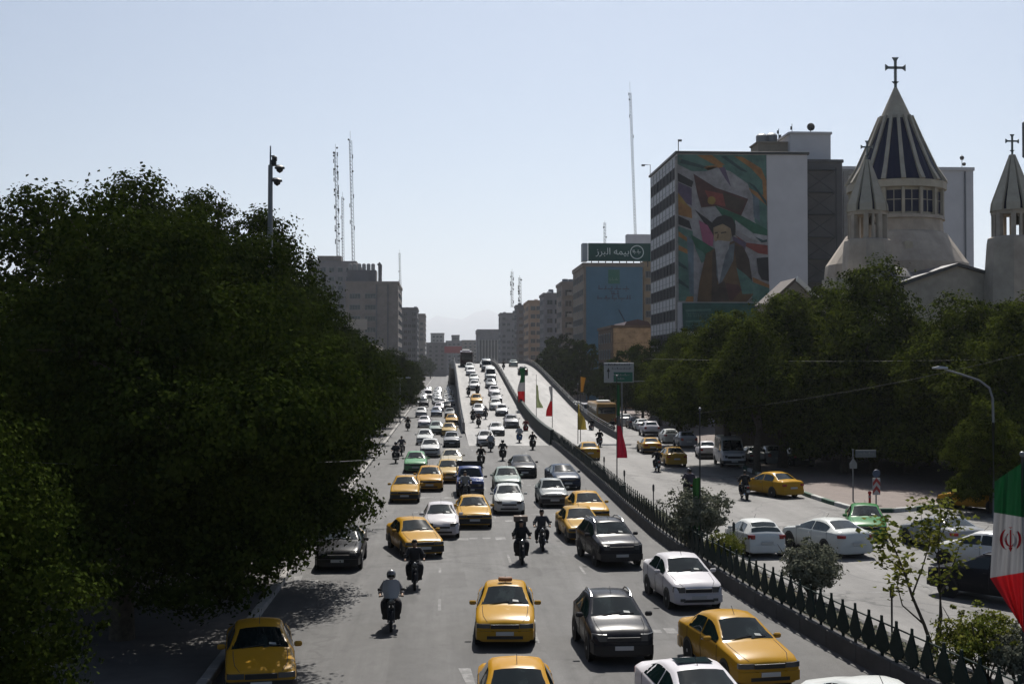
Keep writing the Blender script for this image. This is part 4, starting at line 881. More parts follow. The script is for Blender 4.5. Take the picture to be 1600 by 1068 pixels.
moto(787, 577, 0, 'bare', BK, BK, 'dark motorbike at the crest beside the centre barrier', 'rider at the crest beside the centre barrier', 0, True, road='r')
moto(1167, 781, 0, 'bare', BK, (.02,.02,.022,1), 'motorbike with red tail light riding away left of the island taxi', 'rider in black seen from behind left of the island taxi', 0, True)
moto(1079, 777, 0, 'helmet', BK, (.07,.065,.09,1), 'motorbike riding away behind the green flag pole', 'rider in violet grey jacket seen from behind at the green flag pole', 0, True, pill=((.05,.045,.06,1), 'passenger on the motorbike at the green flag pole'))
moto(1029, 737, 0, 'bare', BK, BK, 'dark motorbike riding away left of the rear yellow taxi', 'rider in black left of the rear yellow taxi', 0, True)
moto(938, 698, 0, 'bare', BK, BK, 'dark motorbike riding away beside the taxi behind the fence', 'rider in black beside the taxi behind the fence', 0, True)
moto(925, 676, 2, 'bare', RD, BK, 'motorbike with red tail riding away at the amber bus', 'rider in black left of the amber bus', 0, True)
moto(958, 677, 0, 'bare', RD, BK, 'motorbike riding away right behind the amber bus', 'rider in black right behind the amber bus', 0, True)
for o in BIKES + list(RID.values()):
    st = [o]
    while st:
        q = st.pop(); st += KIDS.get(q.name, []); bpy.data.objects.remove(q)
# ------------------------------------------------------------------ buildings
def win_mesh(w_, h, frame=.08, fm=None, gm=None, mull=1):
    mb = MB(); mb.box((0,0,0), (w_, .04, h), 0)
    for sx in (-1,1): mb.box((sx*(w_/2), -.03, 0), (frame, .14, h+frame), 1)
    for sz in (-1,1): mb.box((0, -.035, sz*(h/2)), (w_-frame, .15, frame), 1)
    for k in range(mull): mb.box((-w_/2 + w_*(k+1)/(mull+1), -.03, 0), (frame*.6, .1, h-frame), 1)
    return mb.mesh('window', [gm or WINDOW, fm or STEEL], 0)
def grid(root, me, face, fix, a0, a1, na, z0, z1, nz, name='window', skip=0., off=.03):
    """a grid of alike pieces on one wall: face S looks at the camera, W at the road from the right, E from the left"""
    ox, oy = root.location.x, root.location.y
    for i in range(na):
        for k in range(nz):
            if skip and rnd.random() < skip: continue
            a = a0 + (a1-a0)*(i+.5)/na; z = z0 + (z1-z0)*(k+.5)/nz
            p, rz = {'S': ((a, fix-off), 0), 'W': ((fix-off, a), -math.pi/2), 'E': ((fix+off, a), math.pi/2)}[face]
            link(name, me, root, (p[0]-ox, p[1]-oy, z), rz)
def bld(name, label, x0, x1, y0, y1, z1, m, cat='building', par=.8, group=None):
    r = thing(name, label, cat, ((x0+x1)/2, (y0+y1)/2, 0), 0, group); mb = MB()
    mb.box((0,0,z1/2), (x1-x0, y1-y0, z1)); mb.build('wall', m, r, smooth=0)
    if par:
        mb = MB(); hx, hy = (x1-x0)/2+.1, (y1-y0)/2+.1
        for c, d in (((0,-hy,0),(2*hx,.3,par)), ((0,hy,0),(2*hx,.3,par)), ((-hx,0,0),(.3,2*hy-.3,par)), ((hx,0,0),(.3,2*hy-.3,par))): mb.box((c[0],c[1],z1+par/2-.25), d)
        mb.build('parapet', m, r, smooth=0)
    return r
def roofbits(r, z, hx, hy, n, seed):
    q = random.Random(seed)
    for i in range(n):
        x, y = q.uniform(-hx, hx)*.8, q.uniform(-hy, hy)*.8; k = q.random()
        if k < .4: MB().lathe([(.8,0),(.85,.1),(.85,1.6),(.7,1.8),(1e-6,1.9)], 12, 'Z').build('water_tank', STEEL, r, (x, y, z))
        elif k < .8: MB().bbox((0,0,.55), (1.3,1.1,1.1), .05).build('air_cooler', WHITE, r, (x, y, z))
        else: MB().bbox((0,0,1.4), (3,3,2.8), .05).build('stair_head', DCONC, r, (x, y, z))
# --- big mural building on the right
BY = 174.; z_top = at(1058, 240, BY).z; X0 = at(1058, 400, BY).x; XM = at(1200, 400, BY).x; X1 = at(1262, 400, BY).x
mur = bld('mural_building', 'tall office building with a huge painted mural of a robed man and flags', X0, X1, BY, 196.5, z_top, WALLW, par=0)
MB().bbox((0,0,0), (X1-X0+.5, 23, .35), .03).build('roof_edge', DKSTEEL, mur, (0, 0, z_top+.17))
MB().box((-(X1-X0)/2-.12, -11.2, z_top/2-.2), (.28,.5,z_top-.4)).build('corner_trim', CONC, mur, smooth=0)
MB().box((-(X1-X0)/2-.01,0,z_top/2),(.02,22.2,z_top-.5)).build('facade_backing', DKSTEEL, mur, smooth=0)
NF = 11; FH = 3.27
wp = MB().box((0,0,0), (1.95,.03,1.5), 0).box((0,-.017,0), (.07,.01,1.5), 1).box((0,-.017,-.2), (1.95,.008,.06), 1).mesh('window', [mat('curtained_glass', (.27,.28,.30), .5, .25), mat('window_bars', (.10,.105,.11), .7, .2)], 0)
dp = MB().box((0,0,0), (2.45,.03,1.5)).box((0,-.05,0), (.08,.1,1.5)).mesh('spandrel_panel', mat('dark_panel', (.022,.023,.028), .7, .1), 0)
for f in range(NF):
    zc = z_top - .9 - f*FH
    grid(mur, wp, 'W', X0, BY+.5, BY+22, 8, zc-.75, zc+.75, 1); grid(mur, dp, 'W', X0, BY+.5, BY+22, 8, zc-2.35, zc-.85, 1, 'spandrel_panel')
mc = MB(); sx = (1040)  # mural drawn in wall metres from its own sketch grid
SK = BY / FPX / 3.683
def mp(zx, zy): return (X0 + .05 + (zx-66)*SK, z_top - .05 - (zy-30)*SK)
PAL = dict(pale=(.42,.40,.40), teal=(.10,.22,.18), dteal=(.03,.08,.08), orange=(.42,.20,.06), maroon=(.10,.035,.03), red=(.30,.06,.045), purple=(.14,.10,.17), blue=(.16,.22,.26), pink=(.40,.11,.20), black=(.025,.024,.027), green=(.02,.14,.075), white=(.46,.45,.45), brown=(.15,.085,.035), dbrown=(.07,.045,.03), grey=(.17,.20,.22), flesh=(.40,.29,.17), gold=(.40,.25,.05), band=(.02,.11,.085))
def ell(cx, cy, rx, ry, n=20, a0=0, a1=360): return [(cx+rx*math.cos(R(a0+(a1-a0)*i/n)), cy+ry*math.sin(R(a0+(a1-a0)*i/n))) for i in range(n)]
ART = [('pale',[(66,30),(592,30),(606,892),(66,892)]),
 ('teal',[(68,34),(590,32),(594,495),(560,470),(520,420),(520,300),(480,200),(380,130),(300,105),(240,130),(150,130),(68,90)]),
 ('blue',[(508,230),(545,260),(552,425),(515,395)]),('orange',[(68,48),(130,92),(225,112),(330,95),(372,190),(340,180),(290,95),(215,100),(110,70)]),('orange',[(180,36),(270,36),(345,92),(300,100)]),
 ('orange',[(400,40),(450,44),(560,110),(590,180),(594,330),(500,250),(486,225),(572,268),(566,180),(500,110)]),('dteal',[(322,42),(350,40),(482,135),(440,125)]),('dteal',[(90,60),(240,104),(215,112),(80,84)]),('dteal',[(480,190),(520,210),(590,300),(592,330),(530,240)]),
 ('pale',[(240,128),(300,107),(378,132),(478,205),(500,300),(440,375),(360,340),(300,330),(210,350),(190,270),(165,150)]),('purple',[(310,110),(345,105),(382,220),(352,180)]),
 ('black',[(68,140),(160,190),(150,225),(70,190)]),('purple',[(70,195),(150,230),(150,330),(70,300)]),('gold',[(70,255),(120,320),(150,350),(70,320)]),('orange',[(70,300),(148,350),(152,405),(72,385)]),('black',[(70,390),(135,420),(150,470),(72,440)]),
 ('teal',[(70,450),(155,480),(160,885),(72,885)]),('orange',[(72,480),(152,540),(155,560),(72,510)]),('orange',[(72,560),(150,600),(156,625),(72,590)]),('dteal',[(72,655),(120,690),(125,705),(72,680)]),('dteal',[(72,755),(130,800),(132,815),(72,780)]),('blue',[(120,500),(160,540),(160,860),(135,840)]),('orange',[(120,860),(158,858),(158,890),(110,890)]),
 ('maroon',[(160,145),(290,225),(482,290),(440,388),(300,332),(205,342),(180,250)]),('red',[(225,240),(335,262),(352,335),(262,318)]),('gold',ell(266,300,24,24)),('dbrown',[(330,250),(470,300),(435,370),(350,340)]),
 ('white',[(205,352),(292,342),(335,400),(262,425),(228,388)]),('black',[(165,352),(272,432),(285,520),(238,452)]),('pink',[(190,415),(242,445),(278,505),(272,566),(218,562)]),('green',[(142,498),(215,540),(285,585),(240,640),(206,665),(178,590)]),('teal',[(165,570),(215,600),(240,640),(208,664)]),
 ('green',[(282,328),(440,388),(594,468),(594,504),(510,490),(420,442),(330,390)]),('white',[(402,412),(510,490),(594,504),(594,545),(500,525),(410,470)]),('dteal',[(520,510),(570,530),(592,525),(592,540),(560,545)]),('red',[(402,500),(470,545),(594,560),(596,614),(540,606),(460,562)]),('purple',[(385,505),(470,545),(462,590),(400,560)]),
 ('black',[(530,635),(598,628),(602,770),(560,760),(540,720)]),('orange',[(505,745),(604,790),(604,810),(510,775)]),('teal',[(505,775),(604,810),(604,890),(500,890)]),
 ('brown',[(232,610),(290,575),(395,535),(452,570),(485,640),(503,760),(508,850),(470,890),(180,890),(192,780)]),('dbrown',[(395,560),(450,570),(485,640),(503,760),(440,770),(412,690)]),('dbrown',[(270,600),(295,590),(300,760),(285,888),(262,888)]),('teal',[(410,690),(470,735),(505,770),(506,842),(445,845)]),
 ('grey',[(288,600),(402,545),(392,650),(312,800),(294,740)]),('dbrown',[(290,795),(340,765),(368,885),(278,888)]),('maroon',[(345,780),(422,790),(440,822),(382,885),(366,872)]),
 ('flesh',[(275,470),(282,440),(330,428),(372,450),(384,500),(372,545),(300,556),(280,530)]),('dbrown',[(282,488),(300,483),(302,491),(284,495)]),('dbrown',[(318,486),(350,480),(352,489),(320,494)]),('brown',[(300,495),(308,495),(304,522),(294,522)]),
 ('white',[(278,548),(300,532),(340,536),(372,538),(366,580),(345,620),(326,700),(306,790),(298,700),(290,620)]),('black',[(268,462),(270,425),(295,398),(340,384),(385,400),(406,440),(404,500),(386,510),(376,462),(330,436),(290,452)]),
 ('band',[(92,896),(606,896),(606,1062),(96,1062)]),('teal',[(110,935),(260,930),(260,942),(110,948)]),('teal',[(110,1000),(230,996),(230,1006),(110,1010)])]
from mathutils.geometry import tessellate_polygon
arts = {}
for i, (cn, pl) in enumerate(ART):
    P3 = [Vector((*mp(*q), 0)) for q in pl]; tri = tessellate_polygon([P3]); mb = arts.setdefault(cn, MB())
    mb.add([(p.x - (X0+X1)/2, BY - .012 - .004*i - (BY+196.5)/2, p.y) for p in P3], tri)
allm = MB(); names = list(arts)
for k, cn in enumerate(names): allm.add(arts[cn].v, arts[cn].f, k)
allm.build('mural', [mat('mural_'+cn, tuple(q*.62 + .018 for q in PAL[cn]), .85, .2, 0, .34, .75) for cn in names], mur, smooth=0)
def strokes(parent, name, x0, x1, z, h, y, m, seed, oy=(0,0)):
    """running script too small to read: joined bars, tall letters and dots"""
    q = random.Random(seed); mb = MB(); x = x0
    while x < x1:
        L = q.uniform(.5, 1.6)*h; L = min(L, x1-x); mb.box((x+L/2-oy[0], y-oy[1], z), (L*.85, .03, h*.16))
        for k in range(2):
            if q.random() < .6: mb.box((x+L*q.random()*.8-oy[0], y-oy[1], z+h*.3), (h*.14, .03, h*q.uniform(.4,.75)))
        if q.random() < .6: mb.box((x+L*.5-oy[0], y-oy[1], z-h*.35), (h*.2,.03,h*.14))
        x += L + h*.06
    return mb.build(name, m, parent, smooth=0)
OO = ((X0+X1)/2, (BY+196.5)/2)
for k, zy in enumerate((960, 975, 1030)): strokes(mur, 'lettering', mp(112,0)[0], mp(250,0)[0], mp(0,zy)[1], .5, BY-.4, mat('mural_teal', PAL['teal']), k, OO)
for px, py, L in ((1060, 238, 2.0), (1016, 270, 2.0)):
    p = at(px, py, BY if px > 1050 else 196); MB().tube([(0,0,0),(0,0,1.6),(-.9 if px < 1050 else .0,0,1.6)], .06, 6).box((-1.1 if px < 1050 else .2,0,1.5), (.5,.3,.25)).build('roof_camera', DKSTEEL, mur, (p.x-OO[0], p.y-OO[1], z_top+.3))
# annexes behind it
a = at(1235, 240, 190).x; b_ = at(1298, 240, 190).x; zt = at(1298, 207, 190).z
r = bld('lift_tower', 'plain pale lift tower standing above the roof of the mural building', a, b_, 190, 198, zt, WALLW, par=.3)
p = at(1272, 190, 192); MB().tube([(0,0,0),(0,0,1.2)], .06, 6).build('dish_post', DKSTEEL, r, (p.x-r.location.x, 0, zt)); MB().lathe([(1e-6,.25),(.4,.2),(.62,0),(.6,-.03),(1e-6,.18)], 16, 'Y').build('dish', BLACK, r, (p.x-r.location.x, -.3, zt+1.5))
for px, h in ((1222, 2.6), (1243, 3.4)):
    p = at(px, 200, 194); MB().tube([(0,0,0),(0,0,h)], .05, 5).box((.2,0,h*.5), (.35,.2,.7)).box((-.15,0,h*.8), (.2,.2,.5)).build('aerial', DKSTEEL, r, (p.x-r.location.x, 2, zt-1.0))
a = at(1183, 240, 192).x; a2 = at(1234, 240, 192).x
r = bld('roof_plant_room', 'low brown plant room with tanks on the roof of the mural building', a, a2, 191.5, 196, at(1200, 222, 192).z, mat('brown_render', (.26,.22,.17), .9, .2, 0, .15, .8), par=.2)
for k in range(2): MB().lathe([(.85,0),(.9,.2),(.9,1.2),(.6,1.5),(1e-6,1.6)], 14, 'Z').build('water_tank', STEEL, r, (-1.5+k*1.5, -.6, at(1200,222,192).z-.1+k*.1))
a = X1+.15; b_ = at(1316, 300, 186).x; zt = at(1300, 251, 186).z
r = bld('stair_wing', 'dark recessed stair wing with crossed steel escape stairs beside the mural building', a, b_, 186, 200, zt, mat('dark_render', (.10,.098,.10), .9, .2, 0, .2, .5), par=.4)
mb = MB(); hw = (b_-a)/2
for k in range(10):
    z0 = zt - 1.5 - k*3.3; mb.box((.2,-7.6,z0), (2*hw*.62,.9,.1)); mb.tube([(-hw*.4,-7.9,z0),(hw*.7,-7.9,z0-3.3)], .06, 5); mb.tube([(hw*.7,-7.9,z0),(-hw*.4,-7.9,z0-3.3)], .06, 5)
for x in (-hw*.42, hw*.72): mb.box((x,-7.95,zt/2-.6), (.16,.16,zt-1.2))
mb.build('escape_stairs', DKSTEEL, r, smooth=0)
a = at(1311, 300, 200).x; b_ = at(1521, 300, 200).x; zt = at(1500, 264, 200).z
r = bld('white_building', 'tall blank white building rising behind the church cone', a, b_, 200, 222, zt, WALLW, par=.5)
MB().box((-(b_-a)/2+1.0,-11.25,zt/2), (.7,.5,zt-1)).box((-(b_-a)/2+3.2,-11.25,zt-.8), (3.7,.5,.7)).build('portal_frame', CONC, r, smooth=0)
MB().box(((b_-a)/2-1.4,-11.15,zt/2), (.15,.3,zt-.8)).build('downpipe', STEEL, r, smooth=0)
for k in range(4): MB().box((4.8,-11.05,zt-9-k*3.6), (1.0,.2,1.9)).build('window', WINDOW, r, smooth=0)
MB().tube([(0,0,0),(0,0,2.6)], .05, 5).ball((0,0,2.1), .38, 8).ball((.35,0,1.1), .32, 8).build('aerial', DKSTEEL, r, (at(1507,250,201).x-r.location.x, -9, zt))
# --- blue building with the rooftop sign
BB = 290.; x0, x1 = at(912, 500, BB).x, at(1005, 500, BB).x; zt = at(950, 415, BB).z; BLUE = mat('blue_mural_wall', (.075,.155,.215), .85, .3, 0, .10, .25)
blu = bld('blue_building', 'apartment block with a pale blue painted end wall below a green rooftop sign', x0, x1, BB, BB+24, zt, mat('tan_side', (.20,.17,.14), .9, .2, 0, .15, .5), par=.9)
o2 = (blu.location.x, blu.location.y)
MB().box((.2,-12.06,zt/2), (x1-x0-.7,.1,zt-.1)).build('painted_wall', BLUE, blu, smooth=0)
MB().box((.1,-12.14,zt-2.5), (2.6,.06,3.2)).build('green_emblem', mat('emblem_green', (.02,.12,.08), .7), blu, smooth=0)
DT = mat('dark_lettering', (.05,.05,.07), .8)
for k, (a, b_, py) in enumerate(((934, 984, 451), (955, 967, 459), (932, 986, 466))): strokes(blu, 'lettering', at(a,py,BB).x, at(b_,py,BB).x, at(900,py,BB).z, 1.2, BB-.16, DT, 40+k, o2)
strokes(blu, 'lettering', -1.0+o2[0], 1.1+o2[0], zt-3.2, .8, BB-.22, mat('emblem_pale', (.12,.22,.18), .7), 3, o2)
MB().tube([(1.2,-12.2,zt-10),(3.0,-12.2,zt-13.5)], .09, 5).build('wall_streak', DT, blu)
wn = win_mesh(1.5, 1.5, .1)
grid(blu, wn, 'W', x0, BB+1, BB+23, 6, 3, zt-1, 8)
xs0, xs1 = at(919, 395, BB+2).x, at(1018, 395, BB+2).x; zs0, zs1 = at(960, 408, BB+2).z, at(960, 380, BB+2).z
sg = thing('rooftop_sign', 'long dark green rooftop sign with white Persian lettering and a round logo', 'sign', ((xs0+xs1)/2, BB+2, zt))
sh = zs1 - zs0; sw = xs1-xs0
MB().bbox((0,0,zs0-zt+sh/2), (sw,.6,sh), .06).build('sign_board', mat('sign_green', (.006,.055,.047), .8, .15, 0, .1, .3), sg)
MB().box((-sw/2-.7,1.5,zs0-zt+sh/2), (1.2,3.2,sh)).build('side_panel', mat('sign_back', (.25,.28,.30), .7), sg, smooth=0)
mb = MB()
for k in range(9): x = -sw/2 + sw*(k+.5)/9; mb.box((x,.5,(zs0-zt)/2+.3), (.18,.18,zs0-zt+.7)); mb.tube([(x,.5,0.3),(x,2.6,zs0-zt+sh*.8)], .07, 5)
mb.build('support_frame', DKSTEEL, sg, smooth=0)
SW = mat('sign_letters', (.50,.58,.56), .6)
def text(body, size, m, parent, name, loc, rot=(math.pi/2,0,0), ext=.02):
    c = bpy.data.curves.new(name, 'FONT'); c.body = body; c.size = size; c.extrude = ext; c.align_x = 'CENTER'; c.align_y = 'CENTER'
    t = bpy.data.objects.new(name, c); COL.objects.link(t); dg = bpy.context.evaluated_depsgraph_get()
    me = bpy.data.meshes.new_from_object(t.evaluated_get(dg), depsgraph=dg); bpy.data.objects.remove(t); me.materials.clear(); me.materials.append(m)
    o = link(name, me, parent, loc); o.rotation_euler = rot; return o
INS = "\uFEAF\uFEAE\uFE92\uFEDF\uFE8D \uFEEA\uFEE4\uFBFF\uFE91"
text(INS, 2.15, SW, sg, 'lettering', (-1.7, -.34, zs0-zt+sh*.52))
mb = MB(); zc = zs0-zt+sh/2
for k in range(28):
    a0, a1 = 2*math.pi*k/28, 2*math.pi*(k+1)/28; q = lambda a, r: (3.9+r*math.cos(a), -.33, zc+r*math.sin(a)); mb.add([q(a0,1.4),q(a1,1.4),q(a1,1.6),q(a0,1.6)], [(0,1,2,3)])
mb.build('logo_ring', SW, sg, smooth=0); strokes(sg, 'logo_letters', 2.9, 4.9, zc, .9, -.34, SW, 9)
MB().bbox((sw/2-3,1,zs1-zt+1.0), (5.5,2.5,2.2), .05).build('roof_cabin', WALLW, sg)
x0, x1 = at(1006, 500, 300).x, at(1022, 500, 300).x
r = bld('tan_block', 'tan block squeezed between the blue building and the mural building', x0, x1+6, 300, 318, at(1010, 412, 300).z, mat('tan_render', (.24,.19,.13), .9, .2, 0, .2, .6))
grid(r, wn, 'S', 300, x0, x1, 1, 6, at(1010,412,300).z-1, 8)
# --- brown building with the picture of lettering in brick
x0, x1 = at(957, 550, 231).x, at(1022, 550, 231).x; zt = at(1000, 510, 231).z
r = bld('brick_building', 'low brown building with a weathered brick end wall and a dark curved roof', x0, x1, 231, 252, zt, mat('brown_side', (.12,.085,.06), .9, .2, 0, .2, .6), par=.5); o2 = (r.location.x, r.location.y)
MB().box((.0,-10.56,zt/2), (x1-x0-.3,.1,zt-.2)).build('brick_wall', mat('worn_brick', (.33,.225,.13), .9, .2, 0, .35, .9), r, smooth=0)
for k in range(8): MB().box((0,-10.63,1.5+k*1.75), (x1-x0-.35,.03,.05)).build('brick_course', mat('brick_joint', (.16,.11,.07), .9), r, smooth=0)
for k, zz in enumerate((.72,.62,.48)): strokes(r, 'relief_lettering', x0+2.2, x1-.8, zt*zz, 1.1, 231-.14, mat('relief_brown', (.23,.14,.085), .9), 60+k, o2)
MB().loft([[(x, y, .9+1.1*math.sin(math.pi*t)) for t, x in ((0,-2.4),(.2,-2),(.5,0),(.8,2),(1,2.4))] for y in (-9,8)]).build('curved_roof', mat('roof_maroon', (.06,.028,.028), .6), r, (1.0,0,zt-.6))
grid(r, win_mesh(1.4,1.7,.1), 'W', x0, 233, 251, 5, 2.5, zt-.5, 4)
# --- the street front beyond, right side
GREYS = [mat('render_%s' % n, c, .9, .2, 0, .18, .4) for n, c in (('warm', (.23,.20,.18)), ('grey', (.21,.20,.205)), ('tan', (.34,.24,.17)), ('dark', (.15,.145,.15)), ('pale', (.30,.29,.28)))]
wn2 = win_mesh(1.7, 1.5, .12); bal = MB().bbox((0,-.6,-.75), (3.4,1.2,.12), .01).bbox((0,-1.15,-.3), (3.4,.08,.9), .01).mesh('balcony', CONC, 0)
def street(y, pxl, pxr, pyt, m, label, depth=30, cols=3, rows=8, group=None, skip=.1, wface='W', balc=False, n_roof=2, seed=1):
    a, b_ = at(pxl, 500, y).x, at(pxr, 500, y).x; zt = at((pxl+pxr)/2, pyt, y).z
    r = bld('street_building', label, a, b_, y, y+depth, zt, m); grid(r, wn2, 'S', y, a+.6, b_-.6, cols, 3, zt-1, rows, skip=skip)
    grid(r, wn2, wface, a if wface == 'W' else b_, y+1, y+depth-1, max(2, depth//5), 3, zt-1, rows, skip=skip)
    if balc: grid(r, bal, 'S', y, a+.4, b_-.4, max(1, cols//2), 3, zt-1, rows, 'balcony', .2, .0)
    roofbits(r, zt, (b_-a)/2, depth/2, n_roof, seed); return r
GB = 'buildings along the right side of the avenue'
street(338, 878, 912, 443, GREYS[0], 'brown grey block with balconies left of the blue building', 16, 2, 9, GB, balc=True, seed=3)
street(402, 850, 892, 460, GREYS[1], 'grey block with a plain top left of the balcony block', 18, 3, 9, GB, seed=4)
street(500, 826, 866, 471, GREYS[2], 'orange tan block in the middle of the right street front', 30, 4, 9, GB, seed=6)
street(560, 807, 850, 478, GREYS[3], 'dark narrow block left of the orange tan block', 16, 4, 10, GB, seed=7)
street(690, 782, 815, 490, GREYS[1], 'far grey block at the left end of the right street front', 24, 4, 10, GB, seed=8)
y = 820.; a, b_ = at(746, 500, y).x, at(792, 500, y).x; zt = at(760, 519, y).z
r = bld('colonnaded_building', 'far grey building with tall vertical pilasters above the flyover crest', a, b_, y, y+40, zt, GREYS[1], par=2.2)
pil = MB().box((0,-.5,0), (.8,1.0,zt-5)).mesh('pilaster', GREYS[4], 0); grid(r, pil, 'S', y, a, b_-1, 9, 0, zt-4, 1, 'pilaster', off=0); grid(r, win_mesh(1.2, zt-8, .1), 'S', y, a+1, b_-2, 8, 2, zt-4, 1)
for k, (px0, px1, pyt, y, m, lab) in enumerate(((666, 698, 536, 900, 3, 'low dark building at the far end left of the flyover'), (673, 694, 521, 1050, 4, 'small pale tower at the far end of the avenue'), (697, 722, 533, 1000, 1, 'grey far building behind the red billboard'), (706, 718, 524, 1150, 3, 'dark stepped tower top at the far end'), (722, 748, 532, 1100, 0, 'brown far building left of the pilasters'))):
    a, b_ = at(px0, 500, y).x, at(px1, 500, y).x; zt = at((px0+px1)/2, pyt, y).z
    r = bld('distant_building', lab, a, b_, y, y+40, zt, GREYS[m]); grid(r, wn2, 'S', y, a+1, b_-1, max(3, int((b_-a)/4)), 4, zt-1, max(3, int(zt/3.4)))
p = at(708, 546, 880); bb = thing('billboard', 'red billboard at the far end left of the bus', 'billboard', (p.x, 880, 0))
MB().bbox((0,0,p.z), (12,.5,4.6), .05).build('board', mat('board_red', (.30,.045,.05), .7), bb); MB().cyl((0,.3,0),(0,.3,p.z-2), .4, .4, 8).build('post', STEEL, bb)
# --- left side
y = 420.
x1 = at(622, 500, y).x; x0 = at(540, 500, y).x; zt = at(600, 442, y).z
l1 = bld('office_block', 'grey brown office block above the trees on the left with tanks on its roof', x0, x1, y, y+40, zt, GREYS[0]); 
grid(l1, win_mesh(3.4, 1.5, .12, None, None, 3), 'S', y, x0+.5, x0+10.5, 2, 14, zt-2.5, 5); grid(l1, wn2, 'E', x1, y+2, y+38, 6, 6, zt-2, 9)
MB().box((1.5,-20.15,zt/2), (.5,.4,zt-1)).box((5.2,-20.15,zt/2), (.4,.4,zt-1)).build('wall_pier', GREYS[3], l1, smooth=0)
MB().box((-4.5,-20.1,zt-13.5), (6.0,.15,3.4)).build('pale_panel', mat('pale_panel', (.36,.31,.26), .8), l1, smooth=0)
z2 = at(560, 408, y).z
MB().bbox((-3.6,-12,zt+(z2-zt)/2-1.2), (9.5,8,(z2-zt)*.62), .05).build('plant_room', GREYS[3], l1)
for k in range(6): MB().lathe([(.62,0),(.65,.1),(.65,3.2),(.4,3.5),(1e-6,3.6)], 10, 'Z').build('water_tank', GREYS[4], l1, (-7.4+k*1.5, -15, zt+3.2))
MB().tube([(2.4,-15,zt),(2.4,-15,zt+6.2),(1.8,-15,zt+6.8)], .7, 10).build('duct', GREYS[3], l1)
x0 = at(470, 500, 440).x; x1 = at(549, 500, 440).x; zt2 = at(500, 410, 440).z
l2 = bld('rear_block', 'brown block with a stepped roof behind the left trees below the tall masts', x0, x1, 462, 500, at(500, 410, 462).z, GREYS[1]); zt2 = at(500, 410, 462).z
MB().bbox((-1,-14,zt2+1.2), (8.5,8,2.6), .05).build('stair_head', GREYS[0], l2); grid(l2, wn2, 'S', 462, x0+1, x1-1, 5, 8, zt2-1, 11)
street(800, 622, 664, 491, GREYS[0], 'dark far block at the end of the left street front', 50, 5, 11, None, wface='E', seed=12)
street(560, 628, 652, 482, GREYS[3], 'narrow far block with a rounded roof hut on the left', 30, 3, 11, None, wface='E', seed=15)
for i, (y, w_, h) in enumerate(((40, 24, 9.5), (78, 30, 10.5), (125, 40, 11), (185, 60, 11), (260, 70, 12))):
    r = bld('shop_building', ('low shop building hidden behind the nearest left trees', 'second low shop building behind the left trees', 'low brick building behind the middle of the left trees', 'long low building behind the far left trees', 'grey building behind the last left trees')[i], -34, -15.5, y, y+w_, h, GREYS[(1,0,3,1,0)[i]])
    grid(r, win_mesh(2.2, 2.0, .1), 'E', -15.5, y+1, y+w_-1, int(w_/4), .6, h-1, 3)
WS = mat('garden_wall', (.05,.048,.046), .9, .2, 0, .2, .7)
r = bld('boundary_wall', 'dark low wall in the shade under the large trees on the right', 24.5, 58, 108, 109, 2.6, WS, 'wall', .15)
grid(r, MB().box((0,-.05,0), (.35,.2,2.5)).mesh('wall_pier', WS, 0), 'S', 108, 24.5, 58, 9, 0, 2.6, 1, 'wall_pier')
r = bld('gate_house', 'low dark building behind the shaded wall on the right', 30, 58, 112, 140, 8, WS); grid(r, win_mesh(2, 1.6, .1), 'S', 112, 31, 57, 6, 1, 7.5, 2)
r = bld('side_street_building', 'low pale building behind the trees at the right edge', 66, 90, 88, 130, 9, GREYS[0]); grid(r, win_mesh(2, 1.6, .1), 'S', 88, 67, 89, 5, 1, 8.5, 2)

# ------------------------------------------------------------------ church
S_ = 120 / FPX
ax = at(1400, 300, 122).x; CH = thing('church', 'pale stone church with a tall ribbed cone, a drum of windows and two bell towers', 'church', (ax, 122, 0))
def zc_(py, y=122): return at(1400, py, y).z
k = 122 / FPX
N = 16
GLZ = mat('blue_glazing', (.008,.011,.036), .35, .2)
Zt, Zc, Zb = zc_(137), zc_(184), zc_(288); Rc, Rb = 24*k, 75*k
MB().lathe([(Rb*.985, Zb), (Rc*.97, Zc), (Rc*.9, Zc+.02)], N, 'Z').build('cone_glazing', GLZ, CH, smooth=20)
MB().lathe([(Rc*1.06, Zc-.25), (Rc*1.0, Zc), (.16, Zt), (1e-6, Zt+.05)], N, 'Z').build('cone_cap', RIBST, CH, smooth=20)
rb = MB(); rb.loft([[(r-.12, -w_, z), (r+.22, -w_, z+.08), (r+.22, w_, z+.08), (r-.12, w_, z)] for r, z, w_ in ((Rb+.05, Zb-.1, .20), (Rb*.80, Zb+(Zc-Zb)*.22, .19), (Rb*.52, Zb+(Zc-Zb)*.66, .16), (Rc, Zc, .13))], closed=True)
rme = rb.mesh('cone_rib', RIBST, 0)
for i in range(N): link('cone_rib', rme, CH, (0,0,0), 2*math.pi*(i+.5)/N)
Z1, Z2, Z3 = zc_(301), zc_(342), zc_(347); Rd = 71*k
MB().lathe([(Rd+.02, Z1), (Rb+.12, Z1+.05), (Rb+.12, Zb-.08), (Rb-.3, Zb)], N, 'Z').build('cornice', RIBST, CH, smooth=20)
MB().lathe([(Rd*.96, Z2), (Rd*.96, Z1)], N, 'Z').build('drum', RIBST, CH, smooth=20)
dw = MB().box((0,0,0), (1.35,.06,(Z1-Z2)*.80), 0).box((0,-.06,0), (.07,.1,(Z1-Z2)*.8), 1).box((0,-.06,(Z1-Z2)*.05), (1.3,.1,.07), 1).mesh('drum_window', [GLZ, RIBST], 0)
fin = MB().box((0,0,0), (.28,.5,Z1-Z2)).mesh('drum_pier', RIBST, 0)
